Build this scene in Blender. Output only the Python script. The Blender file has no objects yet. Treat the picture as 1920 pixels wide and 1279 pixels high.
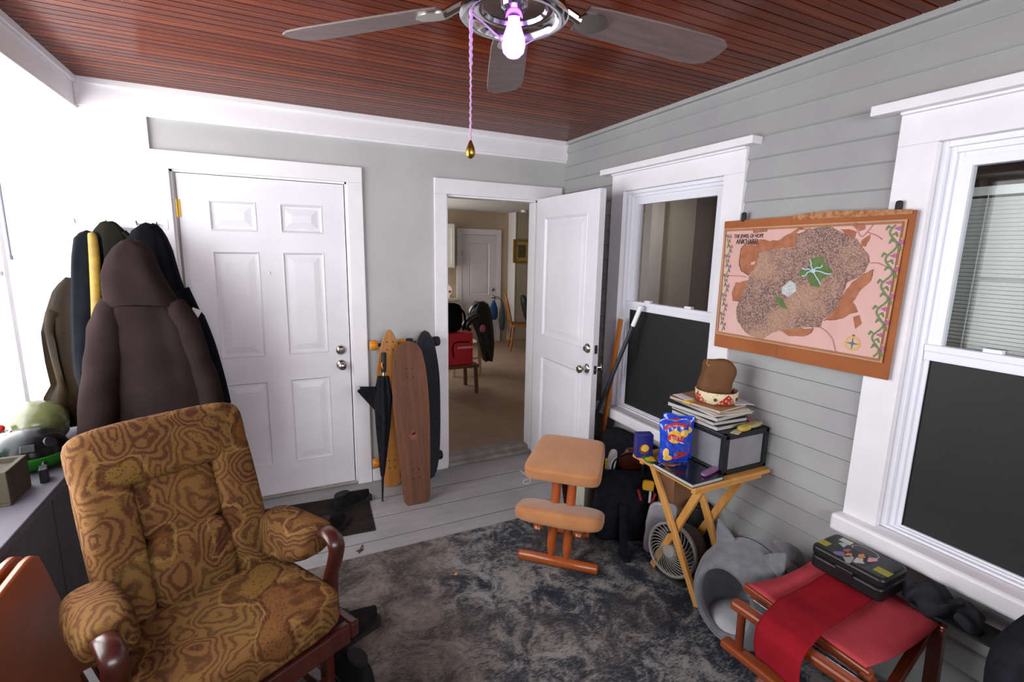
import bpy, bmesh, math, random
from mathutils import Vector, Matrix, Euler, noise
PI = math.pi
random.seed(7)
SC = bpy.context.scene
COL = SC.collection

# ------------------------------------------------------------------ camera
CAM_R = ((0.8995096, -0.06093422, 0.43263091),
         (-0.43649937, -0.16778766, 0.88392058),
         (0.01872912, -0.98393817, -0.17752436))
cd = bpy.data.cameras.new('camera')
cd.lens = 919.46 / 1920 * 36
cd.sensor_width = 36
cd.sensor_fit = 'HORIZONTAL'
cd.clip_start = 0.02
cam = bpy.data.objects.new('camera', cd)
COL.objects.link(cam)
m3 = Matrix(((CAM_R[0][0], -CAM_R[0][1], -CAM_R[0][2]),
             (CAM_R[1][0], -CAM_R[1][1], -CAM_R[1][2]),
             (CAM_R[2][0], -CAM_R[2][1], -CAM_R[2][2])))
cam.matrix_world = Matrix.Translation((0, 0, 1.63)) @ m3.to_4x4()
SC.camera = cam

# ------------------------------------------------------------------ sky, daylight, exposure
SC.view_settings.view_transform = 'Standard'
SC.view_settings.look = 'None'
SC.view_settings.exposure = 0.0
SC.view_settings.gamma = 1.0
SC.view_settings.use_curve_mapping = False
w = bpy.data.worlds.new('overcast_sky')
SC.world = w
w.use_nodes = True
bg = w.node_tree.nodes['Background']
bg.inputs[0].default_value = (0.96, 0.98, 1.0, 1)
bg.inputs[1].default_value = 11


def area(name, loc, rot, sx, sy, power, col=(1, 1, 1), portal=False):
    l = bpy.data.lights.new(name, 'AREA')
    l.shape = 'RECTANGLE'
    l.size, l.size_y, l.energy, l.color = sx, sy, power, col
    if portal:
        l.cycles.is_portal = True
    o = bpy.data.objects.new(name, l)
    COL.objects.link(o)
    o.location, o.rotation_euler = loc, rot
    return o


# daylight coming in through the long porch opening on the left and an added, unseen one behind
area('window_portal_left', (-1.27, 2.13, 1.5), (0, -PI / 2, 0), 1.7, 2.45, 1, portal=True)
area('window_portal_rear', (0.75, -1.33, 1.8), (PI / 2, 0, 0), 2.4, 1.0, 1, portal=True)
# added fill light in the kitchen behind the open door; no window is modelled there
area('kitchen_daylight', (1.25, 6.9, 1.6), (0, -PI / 2, 0), 1.2, 1.8, 36, (1, 0.95, 0.9))
area('side_room_daylight', (3.2, 2.9, 2.3), (0, 0, 0), 0.9, 0.9, 7, (1, 0.9, 0.78))  # added overhead fill for the side room, no source seen there


# ------------------------------------------------------------------ materials
def S(h, a=1.0):
    h = h.lstrip('#')
    v = [int(h[i:i + 2], 16) / 255 for i in (0, 2, 4)]
    return tuple((c / 12.92 if c <= .04045 else ((c + .055) / 1.055) ** 2.4) for c in v) + (a,)


class NT:
    """small helper for node trees"""
    def __init__(self, name):
        self.m = bpy.data.materials.new(name)
        self.m.use_nodes = True
        self.t = self.m.node_tree
        self.b = self.t.nodes['Principled BSDF']
        self.out = self.t.nodes['Material Output']

    def n(self, typ, **kw):
        x = self.t.nodes.new(typ)
        for k, v in kw.items():
            if k.startswith('i_'):
                key = k[2:]
                key = int(key) if key.isdigit() else key
                if hasattr(v, 'is_output'):
                    self.t.links.new(v, x.inputs[key])
                else:
                    x.inputs[key].default_value = v
            else:
                setattr(x, k, v)
        return x

    def link(self, a, b):
        self.t.links.new(a, b)

    def coord(self, scale=(1, 1, 1), rot=(0, 0, 0), space='Object'):
        tc = self.n('ShaderNodeTexCoord')
        mp = self.n('ShaderNodeMapping')
        mp.inputs['Scale'].default_value = scale
        mp.inputs['Rotation'].default_value = rot
        self.link(tc.outputs[space], mp.inputs[0])
        return mp.outputs[0]

    def noise(self, vec, scale, detail=4, rough=.55, dist=0.0):
        x = self.n('ShaderNodeTexNoise', i_Scale=scale, i_Detail=detail, i_Roughness=rough, i_Distortion=dist)
        self.link(vec, x.inputs['Vector'])
        return x

    def ramp(self, fac, stops, interp='LINEAR'):
        r = self.n('ShaderNodeValToRGB')
        cr = r.color_ramp
        cr.interpolation = interp
        while len(cr.elements) < len(stops):
            cr.elements.new(.5)
        for e, (p, c) in zip(cr.elements, stops):
            e.position, e.color = p, c
        self.link(fac, r.inputs[0])
        return r.outputs[0]

    def mix(self, fac, a, b, mode='MIX'):
        x = self.n('ShaderNodeMix', data_type='RGBA', blend_type=mode)
        for v, i in ((fac, 0), (a, 6), (b, 7)):
            if hasattr(v, 'is_output'):
                self.link(v, x.inputs[i])
            else:
                x.inputs[i].default_value = v
        return x.outputs[2]

    def math(self, op, a, b=0.0, c=0.0):
        x = self.n('ShaderNodeMath', operation=op)
        for i, v in enumerate((a, b, c)):
            if hasattr(v, 'is_output'):
                self.link(v, x.inputs[i])
            else:
                x.inputs[i].default_value = v
        return x.outputs[0]

    def bump(self, h, strength=.3, dist=.005):
        x = self.n('ShaderNodeBump')
        x.inputs['Strength'].default_value = strength
        x.inputs['Distance'].default_value = dist
        self.link(h, x.inputs['Height'])
        self.link(x.outputs[0], self.b.inputs['Normal'])

    def base(self, c):
        if hasattr(c, 'is_output'):
            self.link(c, self.b.inputs['Base Color'])
        else:
            self.b.inputs['Base Color'].default_value = c


def pm(name, c1, c2=None, scale=12, rough=.6, metal=0.0, bump=0.0, bscale=None, stretch=(1, 1, 1),
       spec=.4, bdist=.003, lo=.35, hi=.65, detail=4, coat=0.0, sheen=0.0):
    """plain or two-tone material: noise between two colours, optional bump"""
    k = NT(name)
    k.b.inputs['Roughness'].default_value = rough
    k.b.inputs['Metallic'].default_value = metal
    k.b.inputs['Specular IOR Level'].default_value = spec
    k.b.inputs['Coat Weight'].default_value = coat
    k.b.inputs['Sheen Weight'].default_value = sheen
    v = k.coord(stretch)
    if c2 is not None:
        nz = k.noise(v, scale, detail)
        k.base(k.ramp(nz.outputs[0], [(lo, c1), (hi, c2)]))
    else:
        k.base(c1)
    if bump:
        nb = k.noise(v, bscale or scale * 6, 3)
        k.bump(nb.outputs[0], bump, bdist)
    return k.m


def wood(name, c1, c2, axis=0, scale=3.0, rough=.4, spec=.5, coat=0.0, bump=.05):
    k = NT(name)
    st = [9, 9, 9]
    st[axis] = .6
    v = k.coord(st)
    a = k.noise(v, scale, 6, .6, 1.2)
    b = k.noise(v, scale * 7, 3, .6, .3)
    f = k.math('ADD', k.math('MULTIPLY', a.outputs[0], .75), k.math('MULTIPLY', b.outputs[0], .25))
    k.base(k.ramp(f, [(.3, c1), (.68, c2)]))
    k.b.inputs['Roughness'].default_value = rough
    k.b.inputs['Specular IOR Level'].default_value = spec
    k.b.inputs['Coat Weight'].default_value = coat
    k.b.inputs['Coat Roughness'].default_value = .25
    if bump:
        k.bump(f, bump, .003)
    return k.m


def emit(name, col, strength):
    k = NT(name)
    k.base((0, 0, 0, 1))
    k.b.inputs['Emission Color'].default_value = col
    k.b.inputs['Emission Strength'].default_value = strength
    return k.m


def see_through(name, col, opacity, rough=.6):
    """woven screen or thin film: part diffuse, part transparent"""
    k = NT(name)
    k.base(col)
    k.b.inputs['Roughness'].default_value = rough
    tr = k.n('ShaderNodeBsdfTransparent')
    mx = k.n('ShaderNodeMixShader')
    mx.inputs[0].default_value = opacity
    k.link(tr.outputs[0], mx.inputs[1])
    k.link(k.b.outputs[0], mx.inputs[2])
    k.link(mx.outputs[0], k.out.inputs[0])
    return k.m


def pane_mat(name, tint=(1, 1, 1, 1), refl=1.0):
    k = NT(name)
    tr = k.n('ShaderNodeBsdfTransparent')
    tr.inputs[0].default_value = tint
    gl = k.n('ShaderNodeBsdfGlossy')
    gl.inputs['Roughness'].default_value = .015
    fr = k.n('ShaderNodeFresnel')
    fr.inputs[0].default_value = 1.5
    mx = k.n('ShaderNodeMixShader')
    geo = k.n('ShaderNodeNewGeometry')
    front = k.math('SUBTRACT', 1.0, geo.outputs['Backfacing'])
    k.link(k.math('MINIMUM', k.math('MULTIPLY', k.math('MULTIPLY', fr.outputs[0], refl), front), .9), mx.inputs[0])
    k.link(tr.outputs[0], mx.inputs[1])
    k.link(gl.outputs[0], mx.inputs[2])
    k.link(mx.outputs[0], k.out.inputs[0])
    return k.m


def glassy(name, col, rough=.05, ior=1.45, trans=1.0):
    k = NT(name)
    k.base(col)
    k.b.inputs['Roughness'].default_value = rough
    k.b.inputs['IOR'].default_value = ior
    k.b.inputs['Transmission Weight'].default_value = trans
    return k.m


M = {}
M['white'] = pm('white_paint', S('e4e1e4'), S('dfdcdf'), 5, .45, bump=.05, bscale=30)
M['white2'] = pm('white_trim_paint', S('e2dfe3'), S('dcd9dd'), 7, .5, bump=.12, bscale=40)
M['vinyl'] = pm('white_vinyl', S('dcdbe4'), None, rough=.35)
M['door'] = pm('white_door_paint', S('dcd9de'), S('d4d0d6'), 3, .4, bump=.03, bscale=60)
M['siding'] = pm('grey_siding_paint', S('9d9d9c'), S('959495'), 2.5, .6, bump=.12, bscale=30)
M['wallgrey'] = pm('grey_wall_paint', S('b3b3b2'), S('aaa9a9'), 2, .6, bump=.06, bscale=50)
M['ledge'] = pm('grey_ledge_paint', S('5e5a63'), S('534f58'), 4, .6, bump=.1)
M['lowwall'] = pm('dark_grey_wall_paint', S('5c5b60'), S('515056'), 3, .65)  # half wall grey darkened: the shade below the ledge is in the colour
M['chrome'] = pm('chrome', S('cfcfd4'), None, rough=.12, metal=1)
M['nickel'] = pm('brushed_nickel', S('b9b4ae'), None, rough=.22, metal=1)
M['brass'] = pm('brass', S('b08a3c'), None, rough=.3, metal=1)
M['dark'] = pm('black_gap', S('141416'), None, rough=.8)
M['blackpl'] = pm('black_plastic', S('17171a'), None, rough=.4)
M['blackfab'] = pm('black_fabric', S('131318'), S('1c1c22'), 30, .9, bump=.3, bscale=120, spec=.15)
M['rubber'] = pm('black_rubber', S('1a1a1c'), None, rough=.7)


def ceiling_mat():
    k = NT('stained_beadboard')
    tc = k.n('ShaderNodeTexCoord')
    sp = k.n('ShaderNodeSeparateXYZ')
    k.link(tc.outputs['Object'], sp.inputs[0])
    idx = k.math('FLOOR', k.math('DIVIDE', sp.outputs[1], .0475))
    wn = k.n('ShaderNodeTexWhiteNoise', noise_dimensions='1D')
    k.link(idx, wn.inputs['W'])
    cb = k.n('ShaderNodeCombineXYZ')
    k.link(k.math('MULTIPLY', sp.outputs[0], .9), cb.inputs[0])
    k.link(k.math('MULTIPLY', sp.outputs[1], 14), cb.inputs[1])
    k.link(k.math('MULTIPLY', wn.outputs[0], 30), cb.inputs[2])
    a = k.noise(cb.outputs[0], 2.6, 6, .62, .8)
    f = k.math('ADD', k.math('MULTIPLY', a.outputs[0], .7), k.math('MULTIPLY', wn.outputs[0], .3))
    k.base(k.ramp(f, [(.22, S('451806')), (.5, S('602206')), (.8, S('83390f'))]))
    k.b.inputs['Roughness'].default_value = .2
    k.b.inputs['Specular IOR Level'].default_value = .08
    k.b.inputs['Coat Weight'].default_value = .0
    k.b.inputs['Coat Roughness'].default_value = .2
    k.bump(a.outputs[0], .12, .003)
    return k.m


def floor_mat():
    k = NT('painted_grey_boards')
    v = k.coord((1.2, 9, 1))
    a = k.noise(v, 2.2, 6, .62, .6)
    v2 = k.coord((1, 1, 1))
    b = k.noise(v2, 3.0, 5, .65)
    c = k.noise(v2, 26, 4, .7)
    f = k.math('ADD', k.math('MULTIPLY', a.outputs[0], .5), k.math('MULTIPLY', b.outputs[0], .5))
    col = k.ramp(f, [(.3, S('807d7e')), (.55, S('949192')), (.75, S('a3a0a0'))])
    spots = k.ramp(c.outputs[0], [(.70, (0, 0, 0, 1)), (.78, (1, 1, 1, 1))])
    k.base(k.mix(k.math('MULTIPLY', spots, .35), col, S('5b5350')))
    k.b.inputs['Roughness'].default_value = .6
    k.bump(a.outputs[0], .12, .003)
    return k.m


def rug_mat():
    k = NT('distressed_rug')
    v = k.coord()
    big = k.noise(v, 1.6, 3, .5)
    med = k.noise(v, 6.5, 6, .72, .8)
    v2 = k.coord((1, 3.2, 1), (0, 0, .05))
    fin = k.noise(v2, 55, 4, .75)
    sp = k.n('ShaderNodeSeparateXYZ')
    k.link(v, sp.inputs[0])
    # ornamental ghost of the woven pattern
    vo = k.n('ShaderNodeTexVoronoi', i_Scale=4.2)
    k.link(v, vo.inputs['Vector'])
    ring = k.math('SINE', k.math('MULTIPLY', vo.outputs['Distance'], 42))
    f = k.math('ADD', k.math('MULTIPLY', med.outputs[0], .62), k.math('MULTIPLY', fin.outputs[0], .38))
    f = k.math('ADD', f, k.math('MULTIPLY', ring, .010))
    f = k.math('ADD', f, k.math('MULTIPLY', k.math('SUBTRACT', big.outputs[0], .5), .22))
    blue = k.ramp(f, [(.42, S('272b33')), (.49, S('3a3e45')), (.53, S('6a6766')), (.6, S('8a8785'))])
    brown = k.ramp(f, [(.40, S('3d3938')), (.46, S('57504d')), (.53, S('6d625d')), (.62, S('7f726b'))])
    g = k.math('ADD', k.math('MULTIPLY', sp.outputs[0], .42), k.math('MULTIPLY', k.math('SUBTRACT', big.outputs[0], .5), 1.6))
    sel = k.ramp(g, [(.18, (0, 0, 0, 1)), (.55, (1, 1, 1, 1))])
    k.base(k.mix(sel, brown, blue))
    k.b.inputs['Roughness'].default_value = .95
    k.b.inputs['Specular IOR Level'].default_value = .1
    k.bump(fin.outputs[0], .5, .006)
    return k.m


def paisley_mat():
    """woven paisley: drop-shaped motifs with fine gold and maroon contour lines"""
    k = NT('gold_paisley_fabric')
    v = k.coord((1, 1, 1), (.4, .3, .5))
    nz = k.noise(v, 5.0, 2, .5)
    off = k.n('ShaderNodeVectorMath', operation='SCALE')
    k.link(nz.outputs['Color'], off.inputs[0])
    off.inputs['Scale'].default_value = .26
    ad = k.n('ShaderNodeVectorMath', operation='ADD')
    k.link(v, ad.inputs[0])
    k.link(off.outputs[0], ad.inputs[1])
    sq = k.n('ShaderNodeMapping')
    sq.inputs['Scale'].default_value = (1.0, .62, .8)
    k.link(ad.outputs[0], sq.inputs[0])
    vo = k.n('ShaderNodeTexVoronoi', i_Scale=7.6)
    k.link(sq.outputs[0], vo.inputs['Vector'])
    d = vo.outputs['Distance']
    fine = k.noise(v, 62, 3, .6, .8)
    tiny = k.n('ShaderNodeTexVoronoi', i_Scale=85)
    k.link(v, tiny.inputs['Vector'])
    big = k.noise(v, 3.2, 3, .55)
    tone = k.ramp(big.outputs[0], [(.32, S('48301f')), (.5, S('583a26')), (.62, S('644627')), (.72, S('6c562c'))])
    cell = k.ramp(vo.outputs['Color'], [(.2, S('46291c')), (.45, S('5e3d27')), (.7, S('6a4a2a')), (.9, S('645229'))])
    col = k.mix(.45, tone, cell)
    ph = k.math('ADD', k.math('MULTIPLY', d, 46), k.math('MULTIPLY', fine.outputs[0], 5.5))
    ring = k.math('SINE', ph)
    col = k.mix(k.math('MULTIPLY', k.ramp(ring, [(.55, (0, 0, 0, 1)), (.95, (1, 1, 1, 1))]), .42), col, S('3a1e15'))
    col = k.mix(k.math('MULTIPLY', k.ramp(ring, [(-.0, (1, 1, 1, 1)), (.10, (0, 0, 0, 1))]), .35), col, S('8a6638'))
    dots = k.ramp(tiny.outputs['Distance'], [(.22, (1, 1, 1, 1)), (.34, (0, 0, 0, 1))])
    inside = k.ramp(d, [(.22, (1, 1, 1, 1)), (.32, (0, 0, 0, 1))])
    col = k.mix(k.math('MULTIPLY', k.math('MULTIPLY', dots, inside), .6), col, S('43231a'))
    # large drop-shaped medallions with a dark scalloped rim and a speckled heart
    v3 = k.n('ShaderNodeTexVoronoi', i_Scale=4.3)
    k.link(sq.outputs[0], v3.inputs['Vector'])
    d3 = k.math('ADD', v3.outputs['Distance'], k.math('MULTIPLY', k.math('SUBTRACT', fine.outputs[0], .5), .09))
    heart = k.ramp(d3, [(.27, (1, 1, 1, 1)), (.29, (0, 0, 0, 1))])
    fill = k.mix(k.math('MULTIPLY', dots, .75), k.ramp(v3.outputs['Color'], [(.3, S('735a2c')), (.7, S('6a4426'))]), S('44231a'))
    col = k.mix(k.math('MULTIPLY', heart, .8), col, fill)
    rim3 = k.ramp(d3, [(.25, (0, 0, 0, 1)), (.27, (1, 1, 1, 1)), (.31, (1, 1, 1, 1)), (.33, (0, 0, 0, 1))])
    col = k.mix(k.math('MULTIPLY', rim3, .6), col, S('3d2015'))
    rim4 = k.ramp(d3, [(.335, (0, 0, 0, 1)), (.345, (1, 1, 1, 1)), (.36, (1, 1, 1, 1)), (.37, (0, 0, 0, 1))])
    col = k.mix(k.math('MULTIPLY', rim4, .5), col, S('8f6d3f'))
    k.base(col)
    k.b.inputs['Roughness'].default_value = .85
    k.b.inputs['Specular IOR Level'].default_value = .08
    wv = k.noise(v, 260, 2)
    k.bump(wv.outputs[0], .25, .002)
    return k.m


def map_city_mat():
    k = NT('tiny_rooftops_print')
    v = k.coord()
    vo = k.n('ShaderNodeTexVoronoi', i_Scale=260)
    k.link(v, vo.inputs['Vector'])
    a = k.noise(v, 5, 3)
    c1 = k.ramp(vo.outputs['Color'], [(.2, S('553b38')), (.5, S('80625a')), (.85, S('a98a79'))])
    k.base(k.mix(k.ramp(a.outputs[0], [(.45, (0, 0, 0, 1)), (.6, (.45, .45, .45, 1))]), c1, S('b98e72')))
    k.b.inputs['Roughness'].default_value = .7
    return k.m


# ------------------------------------------------------------------ geometry helpers
def frame(z, x=None):
    """3x3 with given z axis"""
    z = Vector(z).normalized()
    x = Vector(x) if x is not None else (Vector((1, 0, 0)) if abs(z.x) < .9 else Vector((0, 1, 0)))
    y = z.cross(x).normalized()
    x = y.cross(z).normalized()
    return Matrix((x, y, z)).transposed()


def wm(o):
    m = Matrix.Identity(4)
    while o is not None:
        m = o.matrix_basis @ m
        o = o.parent
    return m


class MB:
    def __init__(self):
        self.bm = bmesh.new()
        self.ms = []

    def mi(self, m):
        m = M[m] if isinstance(m, str) else m
        if m not in self.ms:
            self.ms.append(m)
        return self.ms.index(m)

    def face(self, vs, i):
        try:
            f = self.bm.faces.new(vs)
            f.material_index = i
            return f
        except ValueError:
            return None

    def V(self, co):
        return self.bm.verts.new(co)

    def box(self, c, s, m, R=None, taper=1.0):
        i = self.mi(m)
        c = Vector(c)
        hx, hy, hz = s[0] / 2, s[1] / 2, s[2] / 2
        vs = []
        for z in (-1, 1):
            t = taper if z > 0 else 1
            for x, y in ((-1, -1), (1, -1), (1, 1), (-1, 1)):
                p = Vector((x * hx * t, y * hy * t, z * hz))
                if R is not None:
                    p = R @ p
                vs.append(self.V(c + p))
        for q in ((3, 2, 1, 0), (4, 5, 6, 7), (0, 1, 5, 4), (1, 2, 6, 5), (2, 3, 7, 6), (3, 0, 4, 7)):
            self.face([vs[j] for j in q], i)
        return self

    def bb(self, lo, hi, m):
        lo, hi = Vector(lo), Vector(hi)
        return self.box((lo + hi) / 2, hi - lo, m)

    def bar(self, p0, p1, w, t, m, up=(0, 0, 1)):
        """square bar from p0 to p1; w across, t along 'up'"""
        p0, p1 = Vector(p0), Vector(p1)
        d = (p1 - p0)
        z = d.normalized()
        x = Vector(up).cross(z)
        if x.length < 1e-5:
            x = Vector((1, 0, 0))
        x.normalize()
        y = z.cross(x)
        R = Matrix((x, y, z)).transposed()
        return self.box((p0 + p1) / 2, (w, t, d.length), m, R)

    def rings(self, rs, m, cap0=True, cap1=True, closed=True):
        i = self.mi(m)
        vv = [[self.V(p) for p in r] for r in rs]
        n = len(vv[0])
        for a, b in zip(vv, vv[1:]):
            for j in range(n if closed else n - 1):
                k2 = (j + 1) % n
                self.face([a[j], a[k2], b[k2], b[j]], i)
        if closed and cap0:
            self.face(list(reversed(vv[0])), i)
        if closed and cap1:
            self.face(vv[-1], i)
        return vv

    def tube(self, pts, r, m, n=10, ry=None, up=None, caps=True):
        pts = [Vector(p) for p in pts]
        N = len(pts)
        rs = []
        x = None
        for k, p in enumerate(pts):
            d = (pts[min(k + 1, N - 1)] - pts[max(k - 1, 0)]).normalized()
            if up is not None:
                y = Vector(up) - d * Vector(up).dot(d)
                y.normalize()
                xx = y.cross(d)
            else:
                if x is None:
                    x = d.orthogonal()
                x = (x - d * x.dot(d)).normalized()
                xx = x
                y = d.cross(x)
            ra = r[k] if isinstance(r, (list, tuple)) else r
            rb = (ry[k] if isinstance(ry, (list, tuple)) else ry) if ry is not None else ra
            rs.append([p + xx * (ra * math.cos(t)) + y * (rb * math.sin(t)) for t in [2 * PI * j / n for j in range(n)]])
        self.rings(rs, m, caps, caps)
        return self

    def cyl(self, p0, p1, r0, m, r1=None, n=20):
        return self.tube([p0, p1], [r0, r0 if r1 is None else r1], m, n)

    def lathe(self, prof, m, c=(0, 0, 0), axis=(0, 0, 1), n=28, caps=True):
        R = frame(axis)
        c = Vector(c)
        rs = [[c + R @ Vector((r * math.cos(2 * PI * j / n), r * math.sin(2 * PI * j / n), z)) for j in range(n)]
              for r, z in prof]
        self.rings(rs, m, caps, caps)
        return self

    def ball(self, c, s, m, n=16, R=None):
        c = Vector(c)
        s = Vector((s, s, s)) if isinstance(s, (int, float)) else Vector(s)
        i = self.mi(m)
        rs = []
        for a in range(1, n // 2):
            t = PI * a / (n // 2)
            ring = []
            for b in range(n):
                q = 2 * PI * b / n
                p = Vector((s.x * math.sin(t) * math.cos(q), s.y * math.sin(t) * math.sin(q), -s.z * math.cos(t)))
                ring.append(c + (R @ p if R is not None else p))
            rs.append(ring)
        vv = self.rings(rs, m, False, False)
        e = Vector((0, 0, s.z))
        e = R @ e if R is not None else e
        b0, b1 = self.V(c - e), self.V(c + e)
        for j in range(n):
            self.face([vv[0][(j + 1) % n], vv[0][j], b0], i)
            self.face([vv[-1][j], vv[-1][(j + 1) % n], b1], i)
        return self

    def cushion(self, c, s, m, R=None, p=5.0, n=9, fn=None):
        """rounded, slightly puffed block"""
        i = self.mi(m)
        c = Vector(c)
        h = Vector(s) / 2
        vm = {}

        def vert(q):
            key = tuple(round(t, 5) for t in q)
            if key in vm:
                return vm[key]
            q = Vector(q)
            k = (abs(q.x) ** p + abs(q.y) ** p + abs(q.z) ** p) ** (-1 / p)
            v = Vector((q.x * k * h.x, q.y * k * h.y, q.z * k * h.z))
            if fn:
                v = fn(v)
            v = R @ v if R is not None else v
            vm[key] = self.V(c + v)
            return vm[key]
        g = [math.sin((-1 + 2 * k / n) * PI / 2 * .85) / math.sin(PI / 2 * .85) for k in range(n + 1)]
        for ax in range(3):
            for sg in (-1, 1):
                for a in range(n):
                    for b in range(n):
                        q = []
                        for (u, v) in ((a, b), (a + 1, b), (a + 1, b + 1), (a, b + 1)):
                            t = [0, 0, 0]
                            t[ax] = sg
                            t[(ax + 1) % 3] = g[u]
                            t[(ax + 2) % 3] = g[v]
                            q.append(vert(t))
                        if sg < 0:
                            q.reverse()
                        self.face(q, i)
        return self

    def prism(self, poly, m, o=(0, 0, 0), u=(1, 0, 0), v=(0, 1, 0), d=(0, 0, .01), mside=None):
        """polygon (list of 2-d) in the plane o,u,v pushed along d"""
        o, u, v, d = Vector(o), Vector(u), Vector(v), Vector(d)
        a = [self.V(o + u * p[0] + v * p[1]) for p in poly]
        b = [self.V(o + u * p[0] + v * p[1] + d) for p in poly]
        i = self.mi(m)
        j = self.mi(mside) if mside else i
        self.face(list(reversed(a)), i)
        self.face(b, i)
        n = len(poly)
        for k in range(n):
            self.face([a[k], a[(k + 1) % n], b[(k + 1) % n], b[k]], j)
        return self

    def sheet(self, fn, nu, nv, m, mf=None):
        vv = [[self.V(fn(a / nu, b / nv)) for b in range(nv + 1)] for a in range(nu + 1)]
        i = self.mi(m)
        for a in range(nu):
            for b in range(nv):
                k = self.mi(mf((a + .5) / nu, (b + .5) / nv)) if mf else i
                self.face([vv[a][b], vv[a + 1][b], vv[a + 1][b + 1], vv[a][b + 1]], k)
        return self

    def text(self, s, size, m, T, depth=.0006, bend=None, shear=0.0, spacing=1.0, font_scale_x=1.0):
        cu = bpy.data.curves.new('t', 'FONT')
        cu.body = s
        cu.size = size
        cu.align_x = 'CENTER'
        cu.extrude = depth / 2
        cu.shear = shear
        cu.space_character = spacing
        cu.resolution_u = 3
        ob = bpy.data.objects.new('t', cu)
        COL.objects.link(ob)
        dg = bpy.context.evaluated_depsgraph_get()
        me = bpy.data.meshes.new_from_object(ob.evaluated_get(dg))
        n0 = len(self.bm.verts)
        f0 = len(self.bm.faces)
        self.bm.from_mesh(me)
        self.bm.verts.ensure_lookup_table()
        self.bm.faces.ensure_lookup_table()
        for v in self.bm.verts[n0:]:
            p = v.co.copy()
            p.x *= font_scale_x
            if bend:
                p = bend(p)
            v.co = T @ p
        i = self.mi(m)
        for f in self.bm.faces[f0:]:
            f.material_index = i
        bpy.data.objects.remove(ob)
        bpy.data.meshes.remove(me)
        bpy.data.curves.remove(cu)
        return self

    def jitter(self, amp, freq, seed=0.0, axis=None):
        for v in self.bm.verts:
            q = v.co * freq + Vector((seed, seed * 1.7, -seed))
            d = noise.noise_vector(q)
            v.co += d * amp
        return self

    def build(self, name, parent=None, world=False, smooth=40, bevel=0, bseg=2, subsurf=0, solid=0, recalc=True):
        if recalc:
            bmesh.ops.recalc_face_normals(self.bm, faces=self.bm.faces[:])
        me = bpy.data.meshes.new(name)
        self.bm.to_mesh(me)
        self.bm.free()
        for m in self.ms:
            me.materials.append(m)
        o = bpy.data.objects.new(name, me)
        COL.objects.link(o)
        if parent is not None:
            o.parent = parent
            if world:
                me.transform(wm(parent).inverted())
        if smooth:
            for p in me.polygons:
                p.use_smooth = True
            me.set_sharp_from_angle(angle=math.radians(smooth))
        if solid:
            s = o.modifiers.new('solid', 'SOLIDIFY')
            s.thickness = solid
            s.offset = 0
        if bevel:
            b = o.modifiers.new('bevel', 'BEVEL')
            b.width, b.segments, b.limit_method, b.angle_limit = bevel, bseg, 'ANGLE', math.radians(35)
        if subsurf:
            s = o.modifiers.new('sub', 'SUBSURF')
            s.levels = s.render_levels = subsurf
        return o


def tag(o, label, cat, group=None):
    o['label'], o['category'] = label, cat
    if group:
        o['group'] = group
    return o


def thing(name, label, cat, loc=(0, 0, 0), rz=0.0, group=None, rot=None):
    o = bpy.data.objects.new(name, None)
    COL.objects.link(o)
    o.empty_display_size = .05
    o.location = loc
    o.rotation_euler = rot if rot else (0, 0, rz)
    return tag(o, label, cat, group)


def struct(o, label=None):
    o['kind'] = 'structure'
    if label:
        o['label'] = label
    return o


def root_struct(name, label=None, loc=(0, 0, 0)):
    o = bpy.data.objects.new(name, None)
    COL.objects.link(o)
    o.location = loc
    return struct(o, label)


def copy_tree(o, parent=None):
    c = o.copy()
    COL.objects.link(c)
    if parent is not None:
        c.parent = parent
    for ch in list(o.children):
        copy_tree(ch, c)
    return c


def rr(w, h, r, n=5, cx=0.0, cy=0.0):
    """rounded rectangle outline"""
    r = min(r, w / 2 - 1e-4, h / 2 - 1e-4)
    pts = []
    for sx, sy, a0 in ((1, 1, 0), (-1, 1, 90), (-1, -1, 180), (1, -1, 270)):
        for k in range(n + 1):
            a = math.radians(a0 + 90 * k / n)
            pts.append((cx + sx * (w / 2 - r) + r * math.cos(a), cy + sy * (h / 2 - r) + r * math.sin(a)))
    return pts


def oval(a, b, n=24, cx=0.0, cy=0.0):
    return [(cx + a * math.cos(2 * PI * k / n), cy + b * math.sin(2 * PI * k / n)) for k in range(n)]


def smoothpath(pts, n=6):
    """Catmull-Rom through points"""
    P = [Vector(p) for p in pts]
    P = [P[0] * 2 - P[1]] + P + [P[-1] * 2 - P[-2]]
    out = []
    for k in range(1, len(P) - 2):
        for j in range(n):
            t = j / n
            a, b, c, d = P[k - 1], P[k], P[k + 1], P[k + 2]
            out.append(.5 * ((2 * b) + (c - a) * t + (2 * a - 5 * b + 4 * c - d) * t * t + (3 * b - a - 3 * c + d) * t ** 3))
    out.append(P[-2])
    return out


# building reference: back wall y = D, right wall x = XR, ceiling z = HC, porch floor z = 0
D, XR, HC = 3.385, 2.09, 2.46
XL = -1.2          # window plane on the left
XH = -0.84         # inner face of left header and half wall
YR = -1.3          # rear of the porch
FI = 0.05          # house floor


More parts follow.
